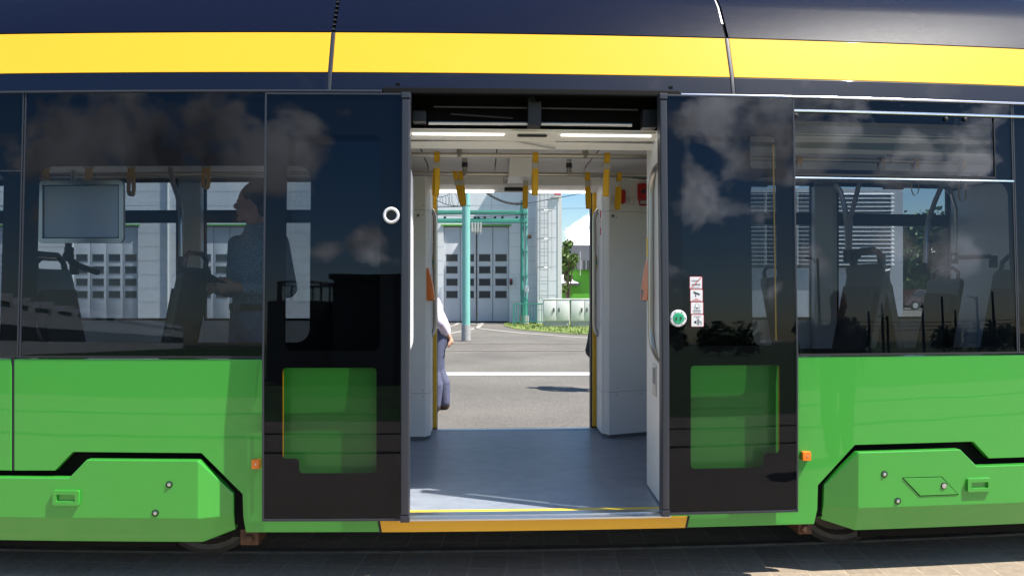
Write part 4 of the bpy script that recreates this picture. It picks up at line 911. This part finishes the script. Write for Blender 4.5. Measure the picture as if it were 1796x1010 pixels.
# overhead wires
wires = []
def wire(name, pts, r, label, cat='cable'):
    b = MB(); b.tube([Vector(p) for p in pts], r, 'wire_black', 6); return tag(b.build(name), label, cat)
def wp(x, y, d): X, Zz = yard(x, y, d); return (X, d, Zz)
def sag(p, q_, s, n=10):
    p, q_ = Vector(p), Vector(q_); return [p.lerp(q_, i / n) - Vector((0, 0, s * 4 * (i / n) * (1 - i / n))) for i in range(n + 1)]
wire('overhead_wire', sag(wp(905, 360, 31), wp(1045, 334, 24), .02), .012, 'thin overhead wire rising from the gantry across the pale sky', 'wire')
wire('overhead_wire', sag(wp(-200, 352, 28), wp(905, 372, 31), .25, 14), .014, 'thin overhead wire running above the green gantry beam', 'wire')
wire('overhead_wire', sag(wp(-200, 366, 27), wp(820, 362, 21.8), .15, 14), .012, 'thin overhead wire reaching the turquoise pole from the left', 'wire')
wire('overhead_wire', sag(wp(960, 366, 40), wp(1200, 364, 40), .0), .010, 'faint straight wire crossing the sky beside the stair tower', 'wire')
# insulated chain cable: a row of beads
b = MB(); pts = sag(wp(845, 332, 26), wp(922, 355, 30), .22, 34)
b.tube(pts, .016, 'wire_black', 6)
for p in pts[1:-1]: b.tube([p - Vector((.018, 0, 0)), p + Vector((.018, 0, 0))], .05, 'wire_black', 8)
tag(b.build('insulator_chain'), 'dark beaded insulator chain sagging in front of the depot wall', 'insulator')
b = MB(); random.seed(3); base = sag(wp(762, 349, 25), wp(812, 362, 24), .08, 10); b.tube(base, .012, 'wire_black', 5); top = sag(wp(762, 345, 25), wp(800, 330, 25), .12, 10); b.tube(top, .010, 'wire_black', 5)
for i in range(1, 9): b.tube([base[i], base[i] + Vector((random.uniform(-.08, .08), 0, .16)), top[min(10, i + 1)]], .008, 'wire_black', 5)
tag(b.build('wire_crossing'), 'tangle of thin contact wires left of the turquoise pole', 'wire')
# cabinets
def cabinet(x0, x1, label, d=29.4):
    X0, X1 = yx(x0, d), yx(x1, d); o = thing('utility_cabinet', label, 'cabinet', ((X0 + X1) / 2, d, 0), 0, 'pale electrical cabinets on the grass verge'); w = (X1 - X0) / 2
    zp, zt_ = yz(563, d), yz(526, d)
    b = MB(); b.box(-w + .02, w - .02, .02, .38, -.02, zp, 'cabinet_base', .01); b.build('plinth', o)
    b = MB(); b.box(-w, w, .0, .4, zp, zt_, 'cabinet_grey', .008); b.box(-w - .03, w + .03, -.03, .43, zt_, zt_ + .05, 'cabinet_grey', .01); b.build('cabinet_body', o)
    for s in (-1, 1):
        b = MB(); a, c = sorted((s * .012, s * (w - .02))); b.box(a, c, -.022, -.002, zp + .03, zt_ - .03, 'cabinet_grey', .006); dr = b.build('cabinet_door', o)
        b = MB(); b.box(s * .10 - .02, s * .10 + .02, -.06, -.023, zp + .36, zp + .52, 'ink', .006); b.build('handle', dr)
cabinet(953, 999, 'pale grey electrical cabinet beside the green railing'); cabinet(1001, 1049, 'pale grey electrical cabinet half hidden by the door edge')
# railing
d = 31.0; rl = thing('railing', 'low dark green metal railing between the gantry post and the pale cabinets', 'railing', (yx(925, d), d, 0)); b = MB(); X0, X1 = yx(901, d), yx(955, d); zt_ = yz(534, d)
for x in (X0, yx(918, d) , X1): b.box(x - .03, x + .03, d - .03, d + .03, 0, zt_, 'deep_teal')
b.box(X0, X1, d - .035, d + .035, zt_, zt_ + .05, 'deep_teal'); b.box(X0, X1, d - .02, d + .02, .12, .16, 'deep_teal'); n = 11
obj_at(b, 'railing_frame', rl)
b = MB()
for k in range(1, n): x = X0 + (X1 - X0) * k / n; b.box(x - .012, x + .012, d - .012, d + .012, .16, zt_, 'deep_teal')
obj_at(b, 'railing_bars', rl)
# green building with dark roof
d = 46.0; gb = thing('green_building', 'bright green low building with a dark grey pitched roof beyond the cabinets', 'building', (yx(1040, d), d, 0)); b = MB()
b.box(yx(965, d), yx(1130, d), d, d + 10, 0, yz(473, d), 'bright_green_wall'); obj_at(b, 'wall', gb)
b = MB(); zt_ = yz(427, d + 3); ze = yz(473, d); xa, xb = yx(963, d), yx(1132, d)
b.mesh([(xa, d - .3, ze + .002), (xb, d - .3, ze + .002), (xb, d + 5, zt_), (xa, d + 5, zt_), (xa, d + 10.3, ze + .002), (xb, d + 10.3, ze + .002)], [(0, 1, 2, 3), (3, 2, 5, 4), (0, 3, 4), (1, 5, 2), (0, 4, 5, 1)], 'roof_grey'); rf = obj_at(b, 'roof', gb)
b = MB(); b.tube([(yx(1017, d), d - .32, ze - .35), (yx(1017, d), d - .32, ze + 1.1)], .03, 'galvanised', 6); obj_at(b, 'vent_pipe', rf)
b = MB(); w0, w1 = yx(1019, d), yx(1048, d)
b.box(w0, w1, d - .62, d - .54, ze + .002, ze + .55, 'far_dark'); 
for k in range(5): b.box(w0 + (w1 - w0) * k / 4 - .02, w0 + (w1 - w0) * k / 4 + .02, d - .64, d - .625, ze + .002, ze + .55, 'galvanised')
obj_at(b, 'roof_grille', rf)
b = MB(); zc_ = yz(497, d); b.mesh([(yx(980, d), d - 1.6, zc_), (yx(1012, d), d - 1.2, zc_), (yx(1012, d), d - .05, zc_ + .1), (yx(980, d), d - .05, zc_ + .8)], [(0, 1, 2, 3)], 'louvre_white'); b.box(yx(980, d), yx(1014, d), d - 1.6, d - .05, zc_ - .12, zc_ - .01, 'far_dark'); obj_at(b, 'canopy', gb)
# louvred office block
d = 40.0; lb = thing('louvred_building', 'office block with rows of bright white horizontal sun louvres', 'building', (yx(1450, d), d, 0)); b = MB(); X0, X1 = yx(1250, d), yx(1575, d)
b.box(X0, X1 + .2, d, d + 14, 0, yz(333, d), 'far_dark'); b.box(yx(1561, d), X1 + .2, d - .12, d - .003, 0, yz(331, d), 'clad_grey'); b.box(X0, yx(1561, d), d - .12, d - .003, yz(338, d), yz(331, d), 'clad_grey'); b.box(X0, yx(1561, d), d - .12, d - .003, 0, yz(470, d), 'clad_grey'); obj_at(b, 'wall', lb)
for k in range(18):
    b = MB(); y = 342 + k * 7.15; z = yz(y, d); xa, xb = yx(1462, d), yx(1559, d)
    b.mesh([(xa, d - .62, z - .05), (xb, d - .62, z - .05), (xb, d - .44, z + .055), (xa, d - .44, z + .055), (xa, d - .60, z - .07), (xb, d - .60, z - .07), (xb, d - .42, z + .035), (xa, d - .42, z + .035)], [(0, 1, 2, 3), (4, 5, 6, 7), (0, 1, 5, 4), (2, 3, 7, 6), (0, 3, 7, 4), (1, 2, 6, 5)], 'louvre_white'); obj_at(b, 'louvre', lb)
    if k % 1 == 0:
        b = MB(); xa, xb = yx(1255, d), yx(1455, d); b.box(xa, xb, d - .40, d - .36, z - .015, z + .015, 'louvre_white'); obj_at(b, 'thin_louvre', lb)
b = MB()
for x in (1340, 1395, 1440): b.box(yx(x, d) - .03, yx(x, d) + .03, d - .36, d - .125, yz(465, d), yz(340, d), 'louvre_white')
obj_at(b, 'louvre_bracket', lb)

# ------------------------------------------------------------------ trees
def tree(loc, h, r, label, n=900, name='leafy_tree', seed=1, leaf=.22, group=None, trunk=.35):
    rnd = random.Random(seed); o = thing(name, label, 'tree', loc, 0, group); b = MB(); ht = h * trunk
    b.tube([(0, 0, 0), (.05 * r, 0, ht * .6), (0, .05 * r, ht), (.08 * r, 0, h * .75)], [.05 * h * .5, .04 * h * .5, .03 * h * .5, .01 * h], 'bark', 8)
    cl = []
    for k in range(9):
        a = rnd.uniform(0, 6.28); rr = r * rnd.uniform(.25, .75); z = ht + (h - ht) * rnd.uniform(.12, .85); c = Vector((rr * math.cos(a), rr * math.sin(a), z)); cl.append((c, r * rnd.uniform(.35, .6)))
        b.tube([(0, 0, ht * rnd.uniform(.7, 1.1)), c * .5 + Vector((0, 0, ht * .4)), c], [.018 * h * .5, .012 * h * .5, .004 * h], 'bark', 6)
    cl.append((Vector((0, 0, h - r * .45)), r * .5)); b.build('trunk', o); b = MB()
    for k in range(n):
        c, cr2 = rnd.choice(cl); d_ = Vector((rnd.gauss(0, 1), rnd.gauss(0, 1), rnd.gauss(0, .8))).normalized() * cr2 * rnd.uniform(.45, 1.05); p = c + d_
        if p.z < ht * .6: continue
        a = Vector((rnd.gauss(0, 1), rnd.gauss(0, 1), rnd.gauss(0, 1))).normalized(); t = a.orthogonal().normalized(); q_ = a.cross(t); s = leaf * rnd.uniform(.6, 1.3)
        b.face([p + t * s, p + q_ * s * .6, p - t * s, p - q_ * s * .6], rnd.choice(['leaf_c', 'leaf_c', 'leaf_a', 'blade_green'] if h == 4.1 else ['leaf_a', 'leaf_a', 'leaf_b', 'leaf_c']))
    b.build('crown', o, smooth=False); return o
tree((yx(996, 40), 40, 0), 4.1, .52, 'small light green tree growing between the stair tower and the grey roof', 1100, seed=4, leaf=.12, trunk=.16)
tr_ = [(1560, 62, 6.6, 3.0), (1592, 60, 7.6, 3.2), (1625, 64, 7.9, 3.3), (1660, 60, 7.2, 3.1), (1700, 63, 7.5, 3.2)]
tl_ = ['broad dark tree just right of the louvred building', 'tallest broad tree right of the louvred building', 'broad green tree seen mid-pane through the right tram window', 'broad green tree beside the end partition of the right tram window', 'broad green tree hidden mostly behind the tram end wall']
for k, (x, d, h, r) in enumerate(tr_): tree((yx(x, d), d, 0), h, r, tl_[k], 2600, seed=10 + k, leaf=.26, group='trees beyond the louvred building', trunk=.12)
# cars
def car(loc, rz, paint, label):
    o = thing('parked_car', label, 'car', loc, rz, 'cars parked beyond the tram'); b = MB()
    side = [(-2.1, .35), (2.1, .35), (2.15, .62), (2.05, .85), (1.15, .95), (.55, 1.40), (-1.0, 1.45), (-1.75, 1.0), (-2.1, .92)]
    n = len(side); V = []
    for (yy, k) in ((-.86, .0), (-.80, .0), (.80, 0), (.86, 0)): V += [(p[0] * (.985 if abs(yy) > .82 else 1), yy * (1 if p[1] < 1 else .82), p[1]) for p in side]
    b.mesh(V, [(k * n + i, k * n + (i + 1) % n, (k + 1) * n + (i + 1) % n, (k + 1) * n + i) for k in range(3) for i in range(n)] + [tuple(range(n))[::-1], tuple(range(3 * n, 4 * n))], paint); b.build('body', o, sharp=40)
    for s in (-1, 1):
        b = MB(); b.mesh([(1.0, s * .845, .96), (.5, s * .725, 1.34), (-.95, s * .725, 1.38), (-1.5, s * .845, 1.0)], [(0, 1, 2, 3)], 'depot_pane'); b.build('side_window', o)
        for x in (-1.3, 1.3): b = MB(); b.tube([(x, s * .70, .32), (x, s * .88, .32)], .32, 'tyre', 18); w = b.build('wheel', o); b = MB(); b.tube([(x, s * .85, .32), (x, s * .89, .32)], .2, 'aluminium', 14); b.build('rim', w)
    b = MB(); b.mesh([(1.17, -.66, .97), (1.17, .66, .97), (.60, .60, 1.37), (.60, -.60, 1.37)], [(0, 1, 2, 3)], 'depot_pane'); b.build('windscreen', o); return o
car((yx(1655, 58), 58, 0), .1, 'car_white', 'white car parked in front of the trees, seen through the right window'); car((yx(1622, 53), 53, 0), .1, 'car_red', 'dark red car parked nearer than the white car')

# ------------------------------------------------------------------ behind the camera: what the glass reflects
ha = thing('long_hall', 'long low pale industrial hall mirrored in the left tram window', 'building', (-44, -28, 0), R(-106.6)); b = MB()
b.box(0, 170, -14, 0, 0, 5.0, 'hall_wall'); b.build('wall', ha); b = MB(); b.box(-.01, 170.01, .005, .08, 1.5, 2.9, 'far_dark')
b.build('window_band', ha)
for k in range(20):
    x = 2 + k * 8.3; b = MB(); b.mesh([(x, .3, 5.005), (x + 5.5, .3, 5.005), (x + 5.5, .3, 5.9), (x, -9, 5.005), (x + 5.5, -9, 5.005), (x + 5.5, -9, 5.9)], [(0, 1, 2), (3, 5, 4), (0, 2, 5, 3), (1, 4, 5, 2), (0, 3, 4, 1)], 'louvre_white'); b.build('skylight', ha)
sh = thing('dark_shed', 'dark flat-roofed shed mirrored in the left door leaf', 'shed', (-2.9, -12.2, 0)); b = MB(); b.box(-1.45, 2.2, -3, 0, 0, 2.95, 'shed_wall'); b.build('wall', sh)
b = MB(); b.box(-1.55, 2.35, -3.2, .2, 2.952, 3.08, 'shed_wall'); b.build('roof', sh); b = MB(); b.box(-.4, .5, .005, .04, 1.75, 2.35, 'roof_grey'); b.build('vent_grille', sh)
sh2 = thing('storage_tank', 'low dark tank with a railing on top mirrored beside the shed', 'tank', (-5.75, -14.6, 0)); b = MB(); b.tube([(0, 0, 0), (0, 0, 2.45)], 1.25, 'shed_wall', 32); b.build('shell', sh2)
b = MB(); 
for k in range(8): a = k * .785; b.tube([(.9 * math.cos(a), .9 * math.sin(a), 2.45), (.9 * math.cos(a), .9 * math.sin(a), 3.0)], .04, 'wire_black', 6)
b.tube([(.9 * math.cos(k * .3927), .9 * math.sin(k * .3927), 3.0) for k in range(17)], .04, 'wire_black', 6); b.build('top_railing', sh2)
rnd = random.Random(5)
for k in range(16):
    x = 16 + k * 4.6 + rnd.uniform(-2, 2); y = -56 - rnd.uniform(0, 16)
    tree((x, y, 0), rnd.uniform(2.0, 3.6), rnd.uniform(1.6, 2.6), 'bushy dark tree on the far side of the lawn, mirrored in the right-hand glass', 420, 'leafy_tree', 30 + k, .34, 'trees across the lawn behind the camera', .15)
def mast(x, y, h, arm, label):
    o = thing('line_mast', label, 'mast', (x, y, 0), 0, 'masts across the lawn behind the camera'); b = MB(); b.tube([(0, 0, 0), (0, 0, h)], [.13, .09], 'wire_black', 8); b.build('shaft', o)
    if arm: b = MB(); b.tube([(0, 0, h - .3), (-.5, 0, h), (-1.1, 0, h)], .05, 'wire_black', 6); b.build('arm', o)
for k, (x, y, h, arm) in enumerate([(30.1, -38, 3.3, 0), (32.2, -39, 2.9, 0), (33.7, -38, 3.3, 0), (34.3, -37, 3.8, 0), (35.6, -38, 2.95, 1), (39.4, -38, 3.95, 0), (40.7, -37, 4.3, 0), (43.1, -38, 3.4, 0), (45.6, -38, 4.4, 1), (47.3, -38, 4.8, 0), (49.0, -40, 2.8, 1), (27.6, -36, 6.6, 1)]):
    mast(x, y, h, arm, 'dark line mast with a side arm standing across the lawn' if arm else 'plain dark line mast standing across the lawn')
b = MB()
for k in range(3): b.tube(sag((27, -38, 2.7 - k * .3), (55, -39, 2.9 - k * .25), .25, 14), .03, 'wire_black', 5)
tag(b.build('overhead_wire'), 'sagging overhead wires strung between the masts across the lawn', 'wire')

# ------------------------------------------------------------------ people
def loft(rings, n=20):
    """closed tube through (centre, (rx, ry)) rings; rx along x, ry along y (torso), or round about the path when a number is given"""
    bm = bmesh.new(); pts = [Vector(c) for c, _ in rings]; prev = None; first = last = None
    full = []
    for i, (c, r) in enumerate(rings):
        full.append((pts[i], r, (pts[min(i + 1, len(pts) - 1)] - pts[max(i - 1, 0)]).normalized()))
    def cap(e, sg):
        p, r, d = e; out = []
        for t in (75, 50, 25):
            k = math.cos(R(t)); h = math.sin(R(t)); m = min(r) if isinstance(r, tuple) else r
            out.append((p + d * sg * m * h * .8, (r[0] * k, r[1] * k) if isinstance(r, tuple) else r * k, d))
        return out
    full = cap(full[0], -1) + full + cap(full[-1], 1)[::-1]
    for p, r, d in full:
        if isinstance(r, tuple): ring = [bm.verts.new(p + Vector((r[0] * math.cos(6.2832 * k / n), r[1] * math.sin(6.2832 * k / n), 0))) for k in range(n)]
        else:
            x = d.cross(Vector((1, 0, 0)) if abs(d.x) < .8 else Vector((0, 0, 1))).normalized(); y = d.cross(x)
            ring = [bm.verts.new(p + (x * math.cos(6.2832 * k / n) + y * math.sin(6.2832 * k / n)) * r) for k in range(n)]
        if prev:
            for k in range(n): bm.faces.new((prev[k], prev[(k + 1) % n], ring[(k + 1) % n], ring[k]))
        else: first = ring
        prev = ring
    bm.faces.new(first[::-1]); bm.faces.new(prev); bmesh.ops.recalc_face_normals(bm, faces=bm.faces[:])
    me = bpy.data.meshes.new('tmp'); bm.to_mesh(me); bm.free(); return me
def merge(meshes, voxel, smooth=4):
    bm = bmesh.new()
    for m in meshes: bm.from_mesh(m)
    me = bpy.data.meshes.new('tmp'); bm.to_mesh(me); bm.free(); o = bpy.data.objects.new('tmp', me); COL.objects.link(o)
    r = o.modifiers.new('r', 'REMESH'); r.mode = 'VOXEL'; r.voxel_size = voxel; s = o.modifiers.new('s', 'SMOOTH'); s.iterations = smooth; s.factor = .5
    ev = o.evaluated_get(bpy.context.evaluated_depsgraph_get()); out = bpy.data.meshes.new_from_object(ev); bpy.data.objects.remove(o); return out
def blob(c, r, rot=None, seg=20):
    bm = bmesh.new(); bmesh.ops.create_uvsphere(bm, u_segments=seg, v_segments=seg // 2 + 2, radius=1)
    for v in bm.verts: v.co = Vector((v.co.x * r[0], v.co.y * r[1], v.co.z * r[2])) + Vector(c)
    me = bpy.data.meshes.new('tmp'); bm.to_mesh(me); bm.free(); return me
def link(me, name, m, parent):
    me.materials.clear(); me.materials.append(M[m]); me.shade_smooth(); me.name = name; o = bpy.data.objects.new(name, me); COL.objects.link(o); o.parent = parent; return o
def person(loc, rz, height, label, pose, top, bottom, shoe, hair, coat_len=None, belt=None, group=None, bend=0.0, turn=0.0):
    """faces +x in its own frame. pose: 'behind' hands clasped behind, 'hold' hands in front, 'stand' arms down; bend leans the chest forward"""
    o = thing('person', label, 'person', loc, rz, group); k = height / 1.75
    def P(x, y, z): return Vector((x + bend * max(0, (z - 1.0)) / .6 * (1 if z > 1.0 else 0), y, z)) * k
    hc = P(.03, 0, 1.635)
    torso = [(.0, .95, .118, .155), (-.005, .98, .122, .162), (.01, 1.08, .105, .140), (.01, 1.20, .118, .155), (.0, 1.31, .125, .168), (-.01, 1.39, .105, .165), (-.012, 1.435, .080, .115), (-.005, 1.47, .062, .070)]
    def body_t(e, lo=0, hi=99, ex=1.0): return loft([(P(x, 0, z), ((rx + e) * k, (ry + e) * k)) for (x, z, rx, ry) in torso if lo <= z <= hi])
    L = {}
    for s, n in ((1, 'l'), (-1, 'r')):
        L['hip' + n] = P(.0, .085 * s, .92); L['thi' + n] = P(.02, .092 * s, .72); L['kne' + n] = P(.02 + .02 * s, .10 * s, .50); L['cal' + n] = P(-.02 + .035 * s, .10 * s, .34); L['ank' + n] = P(-.02 + .05 * s, .10 * s, .09); L['toe' + n] = P(.13 + .05 * s, .125 * s, .04)
        L['sho' + n] = P(-.01, .175 * s, 1.395)
        if pose == 'behind': L['elb' + n] = P(-.075, .255 * s, 1.12); L['wri' + n] = P(-.135, .055 * s, .93); L['han' + n] = P(-.150, -.015 * s, .885)
        elif pose == 'hold': L['elb' + n] = P(-.03, .25 * s, 1.11); L['wri' + n] = P(.20, .12 * s, 1.12); L['han' + n] = P(.265, .07 * s, 1.13)
        else: L['elb' + n] = P(-.03, .245 * s, 1.12); L['wri' + n] = P(.02, .265 * s, .87); L['han' + n] = P(.04, .262 * s, .80)
    def arm(n, e, t=1.0):
        a, c, w = L['sho' + n], L['elb' + n], L['wri' + n]
        return [loft([(a, (.056 + e) * k), (a.lerp(c, .35), (.050 + e) * k), (c, (.041 + e) * k)]), loft([(c, (.041 + e) * k), (c.lerp(w, .35), (.041 + e) * k), (c.lerp(w, t), (.028 + e + .006 * (1 - t)) * k)])]
    def leg(n, e, flare=0.0, foot=True):
        r = [(L['hip' + n], .092), (L['thi' + n], .080), (L['kne' + n], .058), (L['cal' + n], .056), (L['ank' + n], .040)]
        m = [loft([(p, (q_ + e + (flare if i > 2 else 0)) * k) for i, (p, q_) in enumerate(r)])]
        if foot: m.append(loft([(L['ank' + n], .038 * k), (L['ank' + n].lerp(L['toe' + n], .6), .034 * k), (L['toe' + n], .030 * k)]))
        return m
    parts = [body_t(-.006), loft([(P(-.01, 0, 1.42), .058 * k), (P(.005, 0, 1.50), .054 * k), (hc, .055 * k)])]
    for n in 'lr': parts += arm(n, -.004) + leg(n, -.004)
    def H(x, y, z): return hc + Vector((x, y, z)) * k
    def blob_h(off, r):
        me = blob((0, 0, 0), r)
        for v in me.vertices: v.co += Vector(off) * k
        me.transform(Matrix.Translation(hc) @ Matrix.Rotation(R(turn), 4, 'Z')); return me
    parts += [blob_h((-.012, 0, .012), (.098 * k, .076 * k, .108 * k)), blob_h((.025, 0, -.05), (.062 * k, .056 * k, .070 * k)), blob_h((.098, 0, -.018), (.020 * k, .014 * k, .022 * k)), blob_h((.086, 0, -.058), (.012 * k, .024 * k, .010 * k)), blob_h((.075, 0, -.098), (.022 * k, .026 * k, .018 * k))]
    for s in (1, -1): parts += [blob_h((-.01, .078 * s, -.015), (.020 * k, .010 * k, .032 * k)), blob_h((.074, .03 * s, .008), (.014 * k, .020 * k, .010 * k))]
    for s, n in ((1, 'l'), (-1, 'r')):
        w, h = L['wri' + n], L['han' + n]; d = (h - w).normalized(); side = Vector((0, s, 0)).cross(d) if pose != 'behind' else Vector((0, 0, 1)); side = (side - d * side.dot(d)); side = side.normalized() if side.length > .1 else Vector((1, 0, 0)); nrm = d.cross(side).normalized()
        h2 = h + d * .04 * k
        parts += [loft([(w, .027 * k), (h, .034 * k), (h2, .034 * k)])] + [blob((h + h2) / 2 + side * q_ * .022 * k, (.026 * k, .026 * k, .026 * k)) for q_ in (-1, 1)]
        for i in range(4):
            ln = (.072, .082, .078, .060)[i] * k; b0 = h2 + side * (i - 1.5) * .0205 * k; c1 = b0 + d * ln * .5 - nrm * s * .010 * k; c2 = c1 + d * ln * .35 - nrm * s * .028 * k
            parts.append(loft([(b0, .0105 * k), (c1, .0098 * k), (c2, .0085 * k)], 10))
        b0 = w.lerp(h, .8) - side * .026 * k; parts.append(loft([(b0, .014 * k), (b0 - side * .018 * k + d * .03 * k, .012 * k), (b0 - side * .016 * k + d * .062 * k, .0095 * k)], 10))
    link(merge(parts, .0075, 3), 'body', 'skin', o)
    tor = [body_t(.012, .0 if coat_len is None else .9)]
    if coat_len: tor.append(loft([(P(0, 0, coat_len), (.20 * k, .235 * k)), (P(0, 0, .75), (.17 * k, .21 * k)), (P(0, 0, .95), (.142 * k, .182 * k)), (P(0, 0, 1.1), (.125 * k, .16 * k))]))
    for n in 'lr': tor += arm(n, .012, .72 if pose == 'behind' and not coat_len else .92)
    link(merge(tor, .009), 'coat' if coat_len else 'shirt', top, o)
    tr = [loft([(P(0, 0, .84), (.12 * k, .165 * k)), (P(0, 0, .93), (.138 * k, .178 * k)), (P(0, 0, 1.0), (.136 * k, .176 * k))])]
    for n in 'lr': tr += leg(n, .014, .016, False)
    link(merge(tr, .009), 'trousers', bottom, o)
    if belt:
        b = MB(); nn = 28; V = []
        for zz_ in (.985, 1.025): V += [((.143) * k * math.cos(6.2832 * i / nn), (.183) * k * math.sin(6.2832 * i / nn), zz_ * k) for i in range(nn)]
        b.mesh(V, [(i, (i + 1) % nn, nn + (i + 1) % nn, nn + i) for i in range(nn)], belt); bo = b.build('belt', o)
        b = MB(); b.box(.138 * k, .150 * k, -.025, .025, .98 * k, 1.03 * k, 'aluminium', .003); b.build('buckle', bo)
    for n in 'lr':
        a, t = L['ank' + n], L['toe' + n]; dd = (t - a); dd.z = 0; dd.normalize(); f_ = Vector((a.x, a.y, 0))
        me = merge([blob(f_ + dd * .10 * k + Vector((0, 0, .040 * k)), (.115 * k if abs(dd.x) > .5 else .1 * k, .047 * k, .042 * k)), blob(f_ - dd * .005 * k + Vector((0, 0, .055 * k)), (.062 * k, .044 * k, .060 * k))], .008)
        for v in me.vertices: v.co.z = max(v.co.z, .002)
        link(me, 'shoe', shoe, o)
    link(merge([blob_h((-.028, 0, .035), (.098 * k, .084 * k, .098 * k)), blob_h((-.065, 0, -.02), (.050 * k, .066 * k, .065 * k))], .007, 2), 'hair', hair, o)
    return o
dm = gdist(719)
person((yx(769, dm), dm, -.006), R(180), 1.75, 'person in lavender shirt and navy trousers in the yard with hands clasped behind', 'behind', 'shirt_lavender', 'trousers_navy', 'shoe_brown', 'hair_brown', bend=.16)
d2 = gdist(684)
person((yx(1049, d2), d2, -.006), R(0), 1.72, 'person in a long black coat mostly hidden by the right edge of the far doorway', 'stand', 'coat_black', 'trousers_grey', 'coat_black', 'hair_dark', coat_len=.62)
pi = world(U(450, .98), .98, FZ); rz_in = R(238)
person((pi.x, pi.y, FZ), rz_in, 1.86, 'person in a speckled blue shirt, jeans and black belt standing inside the tram looking left', 'hold', 'shirt_pattern', 'jeans', 'shoe_brown', 'hair_dark', belt='belt_black', turn=-60)
b = MB(); b.box(-.065, .065, -.10, .10, -.005, .005, 'ink', .003); tb = b.build('tablet'); tb.location = (pi.x + .37 * math.cos(rz_in), pi.y + .37 * math.sin(rz_in), FZ + 1.235); tb.rotation_euler = (R(8), R(-25), rz_in); tag(tb, 'dark tablet held in the hands of the person inside the tram', 'tablet')
person((3.5, 1.5, 0), R(105), 1.70, 'person in dark clothes standing by the tram, mirrored in the right-hand window', 'stand', 'coat_black', 'trousers_grey', 'coat_black', 'hair_dark')
